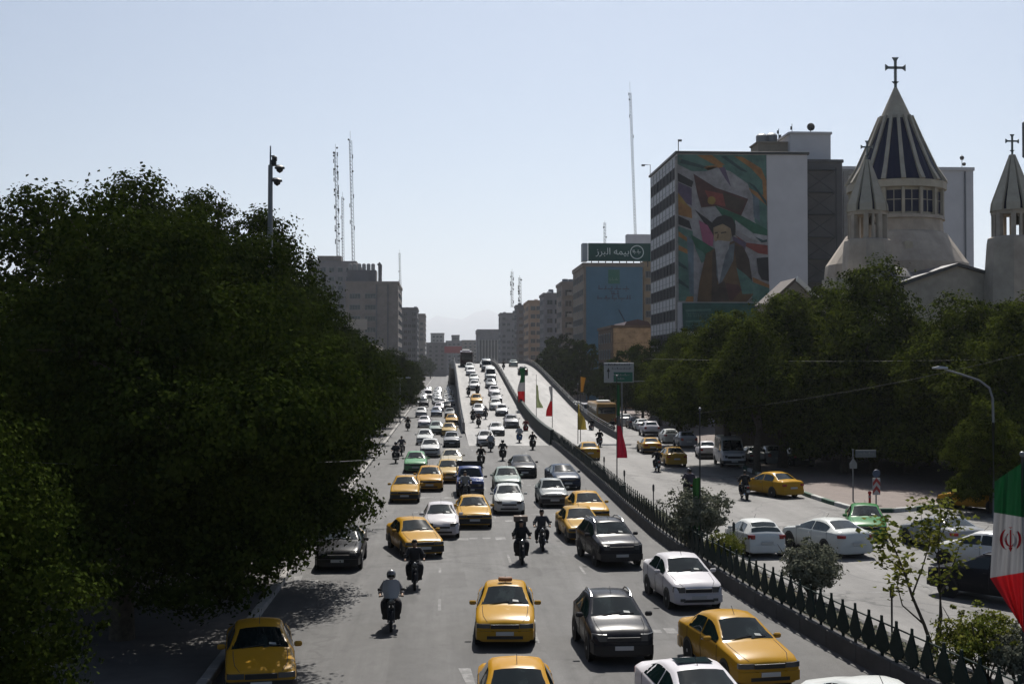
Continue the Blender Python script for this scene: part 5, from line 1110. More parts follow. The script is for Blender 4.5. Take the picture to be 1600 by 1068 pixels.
for i in range(N):
    a = 2*math.pi*i/N; rr = Rd*.965*math.cos(math.pi/N)
    link('drum_window', dw, CH, (rr*math.sin(a)*1.005, -rr*math.cos(a)*1.005, (Z1+Z2)/2), a)
    a += math.pi/N; link('drum_pier', fin, CH, (Rd*.98*math.sin(a), -Rd*.98*math.cos(a), (Z1+Z2)/2), a)
Zf = zc_(415); Zh = zc_(368)
MB().lathe([(Rd*1.04, Z2), (Rd*1.05, Z3), (Rd*1.0, Z3-.02), (Rd*1.02, zc_(366)), (Rd*1.09, Zh), (110*k, Zf), (112*k, Zf-1), (112*k, 0)], 24, 'Z').build('dome_base', STONE, CH, smooth=12)
MB().box((-.9,-Rd*1.26,zc_(402)), (.7,.7,2.0)).build('niche', RIBST, CH, smooth=0)
def cross(sz, th):
    mb = MB()
    def bar(x0, z0, x1, z1, w0, w1):
        d = Vector((x1-x0, z1-z0)).normalized(); n = Vector((-d.y, d.x)); mb.prism([(x0+n.x*w0, z0+n.y*w0), (x0-n.x*w0, z0-n.y*w0), (x1-n.x*w1, z1-n.y*w1), (x1+n.x*w1, z1+n.y*w1)], -th/2, th/2)
    c = sz*.66
    bar(0, 0, 0, sz*.9, sz*.04, sz*.04); bar(0, sz*.88, 0, sz, sz*.035, sz*.11); bar(0, c, sz*.26, c, sz*.04, sz*.035); bar(0, c, -sz*.26, c, sz*.04, sz*.035)
    bar(sz*.24, c, sz*.34, c, sz*.035, sz*.11); bar(-sz*.24, c, -sz*.34, c, sz*.035, sz*.11); bar(0, sz*.13, 0, sz*.2, sz*.045, sz*.12)
    return mb
cr = cross(zc_(90)-Zt, .18).build('cross', mat('cross_steel', (.13,.15,.15), .5, .5, .3), CH, (0,0,Zt), smooth=0)
def tower(px, y, ys, wpx):
    x = at(px, 300, y).x; q = y / FPX; Z = lambda py: at(px, py, y).z; Rr = wpx*q; n = 8
    t = MB(); zt, zb, zo, zs = Z(ys[0]), Z(ys[1]), Z(ys[2]), Z(ys[3])
    t.lathe([(Rr*1.2, zs-.5), (Rr*1.15, zs), (Rr*1.0, zs+.12)], n, 'Z', (0,0,0), 0, math.pi/8)
    t.lathe([(Rr*1.33, 0), (Rr*1.33, Z(ys[4])), (Rr*1.2, zs-.5)], n, 'Z', (0,0,0), 0, math.pi/8)
    for i in range(n):                                              # belfry pillars
        a = 2*math.pi*i/n + math.pi/8; c = Vector((Rr*.86*math.cos(a), Rr*.86*math.sin(a), 0)); t.box((c.x, c.y, (zs+zo)/2+.0), (Rr*.24, Rr*.24, zo-zs+.2), 0, a)
    for i in range(4): a = i*math.pi/2; t.box((Rr*.86*math.cos(a), Rr*.86*math.sin(a), (zs+zo)/2), (Rr*.12, Rr*.12, zo-zs), 0, a)
    t.lathe([(Rr*.6, zo-.05), (Rr*1.0, zo-.05), (Rr*1.02, zo+.35), (Rr*.6, zo+.4)], n, 'Z', (0,0,0), 0, math.pi/8)
    t.box((0,0,zs+.05), (Rr*1.2,Rr*1.2,.2))
    tw = t.build('bell_tower', STONE, CH, (x-ax, y-122, 0), smooth=12)
    MB().lathe([(Rr*.93, zo+.35), (.12, zt-.2)], n, 'Z', (0,0,0), 0, math.pi/8).build('spire_glazing', GLZ, tw, smooth=12)
    mb = MB()
    for i in range(n):
        a = 2*math.pi*i/n + math.pi/8; ca, sa = math.cos(a), math.sin(a); w0 = Rr*.31
        mb.loft([[(rr*ca - w*sa*s0 + o_*ca, rr*sa + w*ca*s0 + o_*sa, z) for s0, o_ in ((-1,-.1),(-1,.12),(1,.12),(1,-.1))] for rr, z, w in ((Rr*.97, zo+.25, w0), (Rr*.93, zo+.9, w0), (.13, zt-.1, .07))], closed=True)
    mb.lathe([(Rr*.34, zo+.35+(zt-zo)*.66), (.14, zt-.2), (1e-6, zt)], n, 'Z', (0,0,0), 0, math.pi/8)
    mb.build('spire', RIBST, tw, smooth=0)
    cross(Z(ys[5])-zt+.05, .14).build('cross', MATS['cross_steel'], tw, (0,0,zt-.05), smooth=0)
    MB().lathe([(.42,-.5),(.36,-.3),(.22,.1),(.1,.28),(1e-6,.3)], 12, 'Z').build('bell', mat('bronze', (.07,.055,.03), .5, .5, .6), tw, (Rr*.2,0,zo-.35))
tower(1355, 112, (248, 330, 336, 376, 440, 220), 31)
tower(1582, 104, (240, 328, 335, 372, 440, 210), 33)
y = 105.; gx = [at(p, 430, y).x for p in (1412, 1496, 1605)]; gz = [at(1496, p, y).z for p in (446, 416, 447)]
mb = MB(); mb.prism([(gx[0]-ax,0),(gx[2]-ax,0),(gx[2]-ax,gz[2]),(gx[1]-ax,gz[1]),(gx[0]-ax,gz[0])], y-122, -6); mb.build('nave', STONE, CH, smooth=0)
mb = MB()
for i in (0,1):
    a, b_ = (gx[i]-ax, gz[i]), (gx[i+1]-ax, gz[i+1]); mb.prism([(a[0],a[1]+.03),(b_[0],b_[1]+.03),(b_[0],b_[1]+.28),(a[0]-(.3 if i == 0 else 0),a[1]+.28)], y-122-.3, -6)
mb.build('nave_roof', mat('roof_lead', (.07,.065,.065), .6), CH, smooth=0)
MB().box((gx[0]-ax-2.2,-14.0,at(1420,432,y).z/2), (6.5,4,at(1420,432,y).z)).build('side_aisle', STONE, CH, smooth=0)
MB().lathe([(2.2,0),(2.2,.4),(1.4,1.2),(1e-6,1.5)], 12, 'Z').build('aisle_roof', MATS['roof_lead'], CH, (gx[0]-ax+.2,-13,at(1420,437,y).z))
p = at(1243, 440, 118); gb = thing('gable_house', 'small house with a white edged gable showing above the right trees', 'house', (p.x, 118, 0))
zg = p.z; MB().prism([(-2.4,0),(2.4,0),(2.4,zg-2.2),(0,zg),(-2.4,zg-2.2)], 0, 5).build('wall', GREYS[0], gb, smooth=0)
MB().prism([(-2.6,zg-2.3),(0,zg+.05),(2.6,zg-2.3),(2.6,zg-2.0),(0,zg+.35),(-2.6,zg-2.0)], -.05, 5.2).build('roof', mat('old_tiles', (.10,.08,.07), .8), gb, smooth=0)
MB().prism([(0,zg+.06),(2.7,zg-2.4),(2.95,zg-2.15),(.1,zg+.5)], -.4, -.06).build('verge_board', WHITE, gb, smooth=0)
# ------------------------------------------------------------------ masts
def mast(label, px, pt, pb, y, wd, nd, seed, lean=0.):
    p0, p1 = at(px, pb, y), at(px+lean, pt, y); h = p1.z - p0.z; r = thing('radio_mast', label, 'mast', (p0.x, y, p0.z)); mb = MB(); dx = p1.x - p0.x
    P_ = lambda i, z: (dx*z/h + wd*.58*math.cos(i*2.094+.4), wd*.58*math.sin(i*2.094+.4), z)
    for i in range(3): mb.tube([P_(i, 0), P_(i, h*.93)], wd*.07, 4)
    n = max(6, int(h/(wd*1.5)))
    for k_ in range(n):
        for i in range(3): mb.tube([P_(i, h*.93*k_/n), P_(i+1, h*.93*(k_+1)/n)], wd*.045, 3)
    mb.tube([(dx*.93,0,h*.92),(dx,0,h)], wd*.05, 4); mb.build('lattice', DKSTEEL, r, smooth=0); q = random.Random(seed)
    for k_ in range(nd):
        z = h*q.uniform(.12, .97); s = q.choice((-1,1)); 
        if q.random() < .5: MB().lathe([(1e-6,.2),(wd*.28,.15),(wd*.38,0),(1e-6,.1)], 10, 'Y').build('dish', DKSTEEL, r, (dx*z/h+s*wd*.6, -wd*.5, z))
        else: MB().bbox((0,0,0), (wd*.3,wd*.2,wd*1.5), .03).build('antenna_panel', STEEL, r, (dx*z/h+s*wd*.75, -wd*.3, z))
mast('thick mast full of antennas on the left, first of the two tall ones', 528, 225, 402, 470, 1.0, 40, 1, -4)
mast('thin tall mast just right of the thick mast on the left', 552, 205, 408, 430, .9, 7, 2, -5)
mast('short faint mast between the two tall masts on the left', 536, 300, 408, 425, .7, 3, 3, -1)
mast('lone thin mast above the far left block', 626, 390, 462, 700, .9, 2, 4, -2)
mast('very tall thin mast left of the mural building', 993, 128, 372, 295, .5, 4, 5, -9)
mast('left one of the two distant masts above the right street front', 800, 420, 480, 620, 1.0, 10, 6)
mast('right one of the two distant masts above the right street front', 813, 430, 478, 560, 1.0, 9, 7, -1)
mast('short thin mast above the green rooftop sign', 945, 345, 382, 300, .5, 2, 8)
# ------------------------------------------------------------------ hills and haze
mb = MB(); g = np.random.default_rng(4); vs = []; n = 120
for j, (yy, hh) in enumerate(((21000, 0), (22000, .55), (23500, 1.0), (25000, .7))):
    for i in range(n):
        x = -14000 + 28000*i/(n-1)
        h = 760 + 150*math.sin(x/2600.) + 110*math.sin(x/1100.+1) + 60*math.sin(x/420.) + 30*math.sin(x/190.+2)
        vs.append((x, yy, -5 if j == 0 else h*hh*(1+.08*math.sin(i*1.7+j))))
mb.add(vs, [(j*n+i, j*n+i+1, j*n+n+i+1, j*n+n+i) for j in range(3) for i in range(n-1)])
struct('hills', mb, mat('hill_earth', (.19,.16,.14), .95, .2, 0, .2, .004), 60)
hz = MB().box((0, 12500, 699), (34000, 27000, 1402)).mesh('haze', None if False else [], 0)
hm = bpy.data.materials.new('haze_air'); hm.use_nodes = True; t = hm.node_tree; t.nodes.clear()
pv_ = t.nodes.new('ShaderNodeVolumePrincipled'); pv_.inputs['Color'].default_value = (.86,.92,1,1); pv_.inputs['Density'].default_value = 0.00008; pv_.inputs['Anisotropy'].default_value = .5
ou = t.nodes.new('ShaderNodeOutputMaterial'); t.links.new(pv_.outputs[0], ou.inputs['Volume']); hz.materials.append(hm)
o = link('haze', hz); o['kind'] = 'stuff'; o['label'] = 'pale air haze over the whole avenue out to the hills'

# ------------------------------------------------------------------ trees
def crown_pts(seed, blobs, n, clump=1.0, per=36, up=.2):
    """leaf places: clumps spread through rounded masses, thicker towards the outside"""
    g = np.random.default_rng(seed); w_ = np.array([b[3]*b[4]*b[5] for b in blobs])**.67; w_ /= w_.sum(); C = []; Nn = []
    nc = max(1, n // per)
    for b, q in zip(blobs, w_):
        m = max(1, int(nc*q)); d = g.normal(size=(m,3)); d /= np.linalg.norm(d, axis=1)[:,None]; rr = g.uniform(.25, 1., (m,1))**.5 * g.uniform(.84, 1.06, (m,1))
        c = np.array(b[:3]) + d*rr*np.array(b[3:6])
        sh = (g.random((m,1)) < .14); c = np.array(b[:3]) + d*rr*np.where(sh, 1.2, 1.)*np.array(b[3:6]); cl = np.where(sh, .6, 1.)[:,:,None] * .66 * clump * g.uniform(.5, 1.3, (m,1,1)); off = np.clip(g.normal(0, .5, (m, per, 3)), -.95, .95) * cl * np.array([1,1,.7]); P_ = (c[:,None,:] + off).reshape(-1,3)
        nn = (off / (cl+1e-6) + d[:,None,:]*.9 + np.array([0,0,up])).reshape(-1,3); C.append(P_); Nn.append(nn)
    C = np.concatenate(C); Nn = np.concatenate(Nn); k = C[:,2] > .5; Nn = Nn[k]; Nn /= np.linalg.norm(Nn, axis=1)[:,None]+1e-9; return C[k], Nn
def trunk_mesh(seed, h, r, blobs, nl=9):
    q = random.Random(seed); mb = MB(); pts = [(q.uniform(-.1,.1)*k_, q.uniform(-.1,.1)*k_, h*k_/4) for k_ in range(5)]
    mb.tube([(pts[0][0],pts[0][1],-.05)] + pts[1:], [r*1.35, r, r*.85, r*.7, r*.5], 9)
    for i in range(nl):
        b = blobs[i % len(blobs)]; z0 = h*q.uniform(.45, .95); t = z0/h*4; k_ = min(3, int(t)); s = Vector(pts[k_]).lerp(Vector(pts[k_+1]), t-k_)
        e = Vector((b[0]+q.uniform(-.5,.5)*b[3], b[1]+q.uniform(-.5,.5)*b[4], b[2]+q.uniform(-.3,.5)*b[5])); m = s.lerp(e, .5) + Vector((q.uniform(-.5,.5), q.uniform(-.5,.5), q.uniform(.2,.8)))
        mb.tube([s, m, e], [r*.42, r*.25, r*.06], 6); e2 = m + Vector((q.uniform(-1,1)*b[3]*.7, q.uniform(-1,1)*b[4]*.7, q.uniform(.2,1)*b[5]*.5)); mb.tube([m, (m+e2)/2+Vector((0,0,.2)), e2], [r*.2, r*.12, r*.03], 5)
    return mb.mesh('trunk', BARK)
def tree_kind(seed, h, r, blobs, n, leaf, m, clump=1.0):
    c, nn = crown_pts(seed, blobs, n, clump, up=.45 if m is LEAFR else .2); return trunk_mesh(seed, h, r, blobs), leaf_mesh('crown', c, nn, leaf, m, seed)
def plant(kind, name, label, x, y, rz=0, s=1., group=None, z=0., cat='tree', sz=None):
    o = thing(name, label, cat, (x, y, z), rz, group); o.scale = (s, s, sz or s); link('trunk', kind[0], o); link('crown', kind[1], o); return o
B1 = [(0,0,11.3,3.0,3.0,2.6),(2.4,-.8,8.6,3.2,3.2,2.5),(-2.4,1.0,8.8,3.0,3.0,2.5),(.6,2.6,7.6,3.0,2.8,2.4),(.4,-2.8,7.0,3.2,2.8,2.4),(3.2,.8,5.2,2.6,2.8,1.9),(-3,-.8,5.4,2.6,2.8,2.0),(.8,-.6,13.2,1.7,1.7,1.6)]
B2 = [(0,.4,10.6,3.2,3.0,2.8),(-2.2,-1.4,9.2,2.8,2.8,2.4),(2.6,1.0,9.6,2.6,2.8,2.2),(2.2,-2.4,6.6,3.0,2.8,2.2),(-2.4,2.2,6.8,3.0,2.8,2.2),(3.6,.2,4.4,2.3,2.6,1.6),(0,0,7.2,3.4,3.4,2.6),(-.8,.2,13.0,1.8,1.6,1.6),(1.5,.9,12.3,1.4,1.4,1.4)]
B3 = [(0,0,8.2,3.2,3.2,2.6),(2.2,1.2,6.4,2.6,2.6,2.2),(-2.4,.4,6.6,2.6,2.8,2.2),(.4,-2.2,6.2,2.8,2.6,2.2),(.2,.4,10.2,1.9,1.9,1.6),(2.4,-1.2,4.4,2.2,2.2,1.5),(-2.0,-1.6,4.6,2.2,2.2,1.5)]
LOW = [(2.8,0,3.5,2.4,2.4,1.4),(-2.6,1.2,3.3,2.4,2.4,1.4),(.6,2.8,3.2,2.4,2.2,1.3),(.2,-2.8,3.3,2.6,2.2,1.3),(0,0,4.8,3.2,3.2,1.8)]
B1 = B1 + LOW; B2 = B2 + LOW; B3L = B3 + [(a*.95,b_,c*.8,d,e,f) for a,b_,c,d,e,f in LOW]
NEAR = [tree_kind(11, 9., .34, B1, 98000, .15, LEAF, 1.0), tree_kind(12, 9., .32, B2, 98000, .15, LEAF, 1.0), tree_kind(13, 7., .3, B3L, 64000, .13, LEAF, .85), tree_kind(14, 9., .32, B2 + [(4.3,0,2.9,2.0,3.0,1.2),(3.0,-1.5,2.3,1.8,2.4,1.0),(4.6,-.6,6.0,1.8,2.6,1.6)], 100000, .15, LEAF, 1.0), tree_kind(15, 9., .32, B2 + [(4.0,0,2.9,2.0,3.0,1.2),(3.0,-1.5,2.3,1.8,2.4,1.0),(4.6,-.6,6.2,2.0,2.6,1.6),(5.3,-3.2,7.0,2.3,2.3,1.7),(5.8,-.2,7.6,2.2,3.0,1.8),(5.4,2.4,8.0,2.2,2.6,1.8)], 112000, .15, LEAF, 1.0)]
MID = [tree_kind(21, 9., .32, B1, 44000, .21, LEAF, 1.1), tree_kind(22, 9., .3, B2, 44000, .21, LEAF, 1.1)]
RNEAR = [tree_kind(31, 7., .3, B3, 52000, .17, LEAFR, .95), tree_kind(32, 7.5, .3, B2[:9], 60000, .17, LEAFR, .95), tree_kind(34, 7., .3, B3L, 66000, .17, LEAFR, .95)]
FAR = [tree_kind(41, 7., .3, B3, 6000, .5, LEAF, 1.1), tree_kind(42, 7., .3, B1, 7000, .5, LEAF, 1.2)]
GL = 'street trees along the left pavement'
left = [  # px of the crown's middle, road distance, height scale, label
 (-9.6, 24, .74, 2, 'lower bright leaved tree nearest the camera in the bottom left corner'),
 (-9.2, 37.5, .9, 4, 'dark tree at the left kerb overhanging the shaded yellow taxi'),
 (-15.4, 47, 1.06, 0, 'tallest tree at the far left edge of the photo'),
 (-8.4, 46.5, .95, 3, 'dark tree whose low branches cover the parked dark car'),
 (-13.6, 56, 1.12, 0, 'tall tree with the highest leafy top on the left'),
 (-8.6, 66, 1.06, 1, 'tree in front of the camera pole on the left'),
 (-12.6, 64, 1.0, 1, 'tree with a narrow top left of the camera pole'),
 (-9.6, 82, .80, 0, 'tree with open fan shaped top right of the camera pole'),
 (-9.0, 97, .72, 1, 'tree in front of the office block on the left'),
 (-8.6, 113, .68, 0, 'tree below the office block tanks on the left'),
 (-8.4, 130, .66, 1, 'tree left of the jam below the rear block')]
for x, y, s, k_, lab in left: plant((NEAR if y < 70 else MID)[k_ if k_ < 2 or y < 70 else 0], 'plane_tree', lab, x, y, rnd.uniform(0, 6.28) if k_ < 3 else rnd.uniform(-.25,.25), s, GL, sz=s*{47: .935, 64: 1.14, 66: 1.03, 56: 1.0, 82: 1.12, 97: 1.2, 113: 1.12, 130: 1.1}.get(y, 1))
for i in range(14):
    y = 146 + i*17; plant(FAR[i % 2] if i > 3 else MID[i % 2], 'plane_tree', ORD[i] + ' of the far street trees along the left pavement beyond the rear block', -8.2 + rnd.uniform(-.6,.6), y, rnd.uniform(0,6.28), rnd.uniform(.64,.74), GL)
RLOW = tree_kind(33, 6., .25, B3L, 40000, .2, LEAFR, .9)
GRT = 'street trees along the right kerb'
def pxx(px, y): return at(px, 560, y).x
right = [(1136, 101, 1.16, 0, 'dark tree in front of the lower part of the mural'), (1222, 97, 1.22, 0, 'broad dark tree below the white panel beside the mural'), (1292, 104, 1.28, 2, 'dark tree below the stair wing'), (1365, 92, 1.15, 2, 'tree with pointed leafy top in front of the left bell tower'),
 (1420, 92, .92, 2, 'tree in front of the cone of the church'), (1505, 84, 1.12, 2, 'bright topped tree in front of the church nave'), (1590, 78, 1.05, 2, 'bright leaved tree at the right edge of the photo'), (1560, 92, 1.1, 2, 'dark tree behind the bright leaved tree at the right edge'),
 (1062, 128, .92, 1, 'tree behind the parked minibus'), (1318, 92, .85, 2, 'dark low leaved tree behind the parking sign'), (1450, 98, 1.0, 2, 'dark tree deep behind the chevron sign'), (1182, 93, .92, 0, 'smaller dark tree in front of the parked minibus')]
TOPS = {1136:492, 1222:462, 1292:448, 1365:413, 1420:500, 1505:466, 1590:470, 1560:482, 1062:522, 1182:505, 1318:520, 1450:510}
for px, y, s, k_, lab in right: plant(RNEAR[k_], 'street_tree', lab, pxx(px, y), y, rnd.uniform(0,6.28), s, GRT, sz=(8 + (570 - TOPS[px])*y/2000)/(11.4, 14.2, 11.4)[k_])
plant(RLOW, 'street_tree', 'small bright green tree with low leaves under the street lamp on the right', pxx(1548, 68), 68, 2., .52, GRT)
for i, (px, y, s, k_) in enumerate(((1035, 150, .8, 0), (1010, 165, .8, 1), (985, 185, .75, 0), (960, 205, .8, 1), (940, 225, .75, 0), (905, 260, .95, 1), (880, 290, 1.15, 0), (860, 330, 1.15, 1), (846, 380, 1.1, 0), (925, 245, .7, 0), (1060, 160, .9, 1))):
    plant(FAR[k_] if y > 200 else MID[k_], 'street_tree', ORD[i] + ' listed of the trees along the right service road' if False else ('slender tree behind the parked off-road car', 'tree behind the parked row', 'tree level with the amber bus front', 'tree just beyond the amber bus', 'tree below the brick building', 'tree left of the brick building', 'large tree below the blue building', 'large tree left of the blue building', 'far tree below the balcony block', 'low tree behind the road sign', 'dense tree between the brick building and the mural building')[i], pxx(px, y) + 1.8, y, rnd.uniform(0,6.28), s, GRT)
for i in range(5): plant(FAR[i % 2], 'street_tree', ORD[i] + ' of the small far trees at the left end of the avenue', -20 + i*3.2, 560 + i*45, i, 1.0, 'far trees at the end of the avenue')
# bushes and a young tree on the median
def bush_kind(seed, r, h, n, leaf, m):
    bl = [(0,0,h*.62,r,r,h*.40),(r*.35,r*.1,h*.5,r*.7,r*.7,h*.35),(-r*.4,-.1,h*.5,r*.7,r*.7,h*.35)]
    c, nn = crown_pts(seed, bl, n, .32, 30); q = random.Random(seed); mb = MB()
    for i in range(12): e = Vector((q.uniform(-.8,.8)*r, q.uniform(-.8,.8)*r, h*q.uniform(.7,1.0))); mb.tube([(q.uniform(-.12,.12), q.uniform(-.12,.12), 0), e*.5+Vector((0,0,.1)), e], [.03,.02,.008], 5)
    c = c[:]; return mb.mesh('stems', BARK), leaf_mesh('foliage', c, nn, leaf, m, seed)
def bush(kind, label, px, py, s, m=None):
    p = ground(px, py, .33); o = thing('bush', label, 'bush', (p.x, p.y, .3), rnd.uniform(0,6), 'bushes in the median planter'); o.scale = (s*1.12,s*1.12,s*1.05); link('stems', kind[0], o); link('foliage', kind[1], o)
BU = [bush_kind(51, 1.15, 2.3, 9000, .085, LEAFB), bush_kind(52, 1.0, 2.1, 8500, .085, LEAFB), bush_kind(53, 1.1, 1.9, 6500, .08, LEAFY)]
bush(BU[0], 'grey green bush round the foot of the green flag pole', 1092, 858, 1.12)
bush(BU[2], 'low yellowish bush beside the grey green bush', 1132, 878, .62)
bush(BU[1], 'round grey green bush in front of the white turning sedan', 1268, 940, .92)
bush(BU[2], 'olive brown bush at the bottom right below the big flag', 1535, 1065, .92)
bush(BU[1], 'small grey bush at the right edge under the flag', 1592, 1075, .7)
p = ground(1462, 1022, .33); yt = thing('sapling', 'thin young tree with forked bare stems and sparse yellow green leaves on the median', 'tree', (p.x, p.y, .3))
mb = MB(); tips = []; k = p.y / FPX
def V2(px, py, dy=0): a = at(px, py, p.y + dy); return (a.x - p.x, a.y - p.y, a.z - .3)
for path, r0 in (([(1460,1020),(1444,975),(1425,930),(1412,890),(1395,850),(1382,822)], .055), ([(1462,1020),(1470,960),(1468,900),(1466,850),(1470,800)], .06), ([(1425,930),(1440,890),(1452,850),(1455,815)], .03), ([(1444,975),(1410,945),(1402,915),(1408,890)], .028), ([(1469,930),(1490,880),(1500,850)], .03), ([(1412,890),(1385,870),(1370,850)], .02), ([(1467,870),(1440,830),(1440,790)], .02), ([(1466,850),(1480,815),(1485,790)], .018)):
    dy = rnd.uniform(-.5,.5); pts = [V2(a, b_, dy*i/len(path)) for i, (a, b_) in enumerate(path)]; n_ = len(pts); mb.tube(pts, [r0*(1-.8*i/(n_-1)) for i in range(n_)], 6); tips += pts[max(1, n_//2):]
mb.build('trunk', BARK, yt); g = np.random.default_rng(8); cl = np.array(tips); ii = g.integers(0, len(cl), 900); cs = cl[ii] + g.normal(0, .2, (900,3))
link('crown', leaf_mesh('crown', cs, np.tile([0,-.2,1.], (900,1)), .15, LEAFY, 8), yt)
# ------------------------------------------------------------------ flags, lamps, signs, wires
FG = mat('flag_green', (.008,.065,.022), .8, .2); FW = mat('flag_white', (.30,.295,.30), .8, .2); FR = mat('flag_red', (.42,.012,.016), .8, .2); FY = mat('flag_yellow', (.40,.30,.06), .8, .2); FO = mat('flag_orange', (.36,.17,.03), .8, .2); FM = mat('flag_crimson', (.26,.012,.03), .8, .2); FP = mat('flag_pale_green', (.35,.40,.20), .8, .2); FK = mat('flag_emblem', (.40,.012,.02), .8, .2)
for m in (FG, FW, FR, FY, FO, FM, FP):                               # thin cloth lets some sun through
    t = m.node_tree; b = t.nodes['Principled BSDF']; tr = t.nodes.new('ShaderNodeBsdfTranslucent'); tr.inputs[0].default_value = b.inputs['Base Color'].default_value
    ms = t.nodes.new('ShaderNodeMixShader'); ms.inputs[0].default_value = .2; t.links.new(b.outputs[0], ms.inputs[1]); t.links.new(tr.outputs[0], ms.inputs[2]); t.links.new(ms.outputs[0], t.nodes['Material Output'].inputs[0])
def pole(label, px, pyb, pyt, z=.3, r=.045, road=None):
    p = (onramp if road == 'r' else (lambda a, b_: ground(a, b_, z)))(px, pyb); h = at(px, pyt, p.y).z - p.z
    o = thing('flagpole', label, 'flagpole', p, 0, 'flagpoles along the median'); MB().cyl((0,0,0),(0,0,h), r, r*.7, 8).build('shaft', DKSTEEL, o); MB().ball((0,0,h+.04), r*1.6, 8).build('finial', STEEL, o); return o, p, h
def flag(label, fn, bands, n=(22, 18), extra=None):
    """cloth given by fn(s,t) with s along the fly and t down the hoist; each band of colour a part"""
    c = fn(0, 0); o = thing('flag', label, 'flag', c); 
    for nm, m, t0, t1 in bands:
        mb = MB(); S_n, T_n = n; vs = [Vector(fn(i/S_n, t0 + (t1-t0)*j/T_n)) - Vector(c) for j in range(T_n+1) for i in range(S_n+1)]
        mb.add(vs, [(j*(S_n+1)+i, j*(S_n+1)+i+1, (j+1)*(S_n+1)+i+1, (j+1)*(S_n+1)+i) for j in range(T_n) for i in range(S_n)]); mb.build(nm, m, o, smooth=80)
    if extra: extra(o, Vector(c))
    return o
# the big tricolour at the right edge, hanging down and towards the left
bp, P0, H0 = pole('flagpole of the big tricolour at the right edge of the photo', 1600, 1085, 712, .33, .045)
def bigflag(s, t):
    # outline in picture terms at the pole's distance: hoist down the pole, fly drooping to the left
    A = [(1601,720),(1601,808),(1601,893),(1600,988)]; B = [(1554,752),(1553,800),(1547,902),(1592,972)]
    u = min(2.999, t*3); i = int(u); f = u - i; a = [lerp(A[i][k], A[i+1][k], f) for k in (0,1)]; b_ = [lerp(B[i][k], B[i+1][k], f) for k in (0,1)]
    px, py = lerp(a[0], b_[0], s), lerp(a[1], b_[1], s); y = P0.y - .06 + .12*math.sin(s*9 + t*3)*s + .05*math.sin(s*21 - t*5)
    q = at(px, py, y); return (q.x, q.y, q.z)
def emblem(o, c):
    mb = MB()
    def W(ex, ez):                                                   # emblem grid (-1..1) laid on the white band
        px, py = 1579 + ex*17, 842 - ez*20; s = (1598 - px) / 49; t = (py - 722 - 20*s*.4) / 263; q = Vector(bigflag(max(0, min(1, s)), max(.34, min(.66, .5 - ez*.075)))); q2 = at(px, py, q.y - .022); return q2 - c
    def arc(cx, cz, r, a0, a1, w0, w1):
        n_ = 12; vs = []
        for i in range(n_+1):
            a = R(lerp(a0, a1, i/n_)); w_ = lerp(w0, w1, math.sin(math.pi*i/n_)); vs += [W(cx+(r-w_)*math.cos(a), cz+(r-w_)*math.sin(a)), W(cx+(r+w_)*math.cos(a), cz+(r+w_)*math.sin(a))]
        mb.add(vs, [(2*i, 2*i+1, 2*i+3, 2*i+2) for i in range(n_)])
    for s in (1, -1):
        if s > 0: arc(-.05,.0,.92,-62,58,.015,.13); arc(-.1,-.02,.55,-78,60,.015,.11)
        else: arc(.05,.0,.92,242,122,.015,.13); arc(.1,-.02,.55,258,120,.015,.11)
    mb.add([W(-.07,.75),W(.07,.75),W(.07,-.6),W(0,-.95),W(-.07,-.6)], [(0,1,2,3,4)]); mb.add([W(-.2,.98),W(0,.84),W(.2,.98),W(0,.93)], [(0,1,2,3)]); mb.add([W(-.2,-.62),W(.2,-.62),W(0,-.98)], [(0,1,2)])
    mb.build('emblem', FK, o, smooth=0)
flag('big green white and red flag with a red emblem hanging at the right edge', bigflag, (('green_band', FG, 0, .333), ('white_band', FW, .333, .667), ('red_band', FR, .667, 1)), extra=emblem)
def hang(label, plabel, px, pb, pt, top, wtop, bot, wbot, bands, road=None, z=.3, sway=1):
    """a flag drooping from its pole: hoist from py top to bottom, width in px at top and at the bottom hem"""
    o, p, h = pole(plabel, px, pb, pt, z, .04, road); k_ = p.y / FPX
    def fn(s, t):
        w_ = lerp(wtop, wbot, t**2); x = px + sway*w_*s*(1 + .22*math.sin(t*6.3 + px)) + 1.2*math.sin(t*9 + px*2)*s*(1-s*.3); py = lerp(top, bot, t) + 2.*s*(1-t); q = at(x, py, p.y - .05 + .10*math.sin(s*8+t*2)*(.3+s)); return (q.x, q.y, q.z)
    flag(label, fn, bands, (12, 10))
TRI = (('green_band', FG, 0, .42), ('white_band', FW, .42, .68), ('red_band', FR, .68, 1))
hang('tricolour flag drooping before the empty carriageway, farthest along the barrier', 'flagpole farthest along the barrier', 820, 640, 572, 574, -9, 628, -10, TRI, road='r')
hang('narrow pale green and yellow flag between the two tricolours', 'flagpole between the two tricolour flags', 838, 655, 586, 600, 3, 637, 9, (('cloth', FP, 0, 1),), road='r')
hang('white and red flag hanging slack before the foot of the ramp', 'flagpole with the slack white and red flag', 863, 668, 600, 602, -4, 650, -9, (('white_band', FW, 0, .5), ('red_band', FR, .5, 1)), road='r')
hang('yellow triangular flag before the end of the right flyover wall', 'flagpole with the yellow flag', 903, 693, 600, 630, 3, 671, 19, (('cloth', FY, 0, 1),))
hang('orange yellow pennant above the triangular yellow flag', 'taller flagpole with the orange pennant', 907, 690, 580, 588, 8, 612, 3, (('cloth', FO, 0, 1),))
hang('long flag of dark green above and crimson below behind the fence', 'flagpole with the long green and crimson flag', 964, 748, 588, 600, 4, 715, 14, (('green_band', FG, 0, .42), ('white_band', mat('flag_dull_white', (.13,.13,.12), .8, .2), .42, .56), ('crimson_band', FM, .56, 1)))
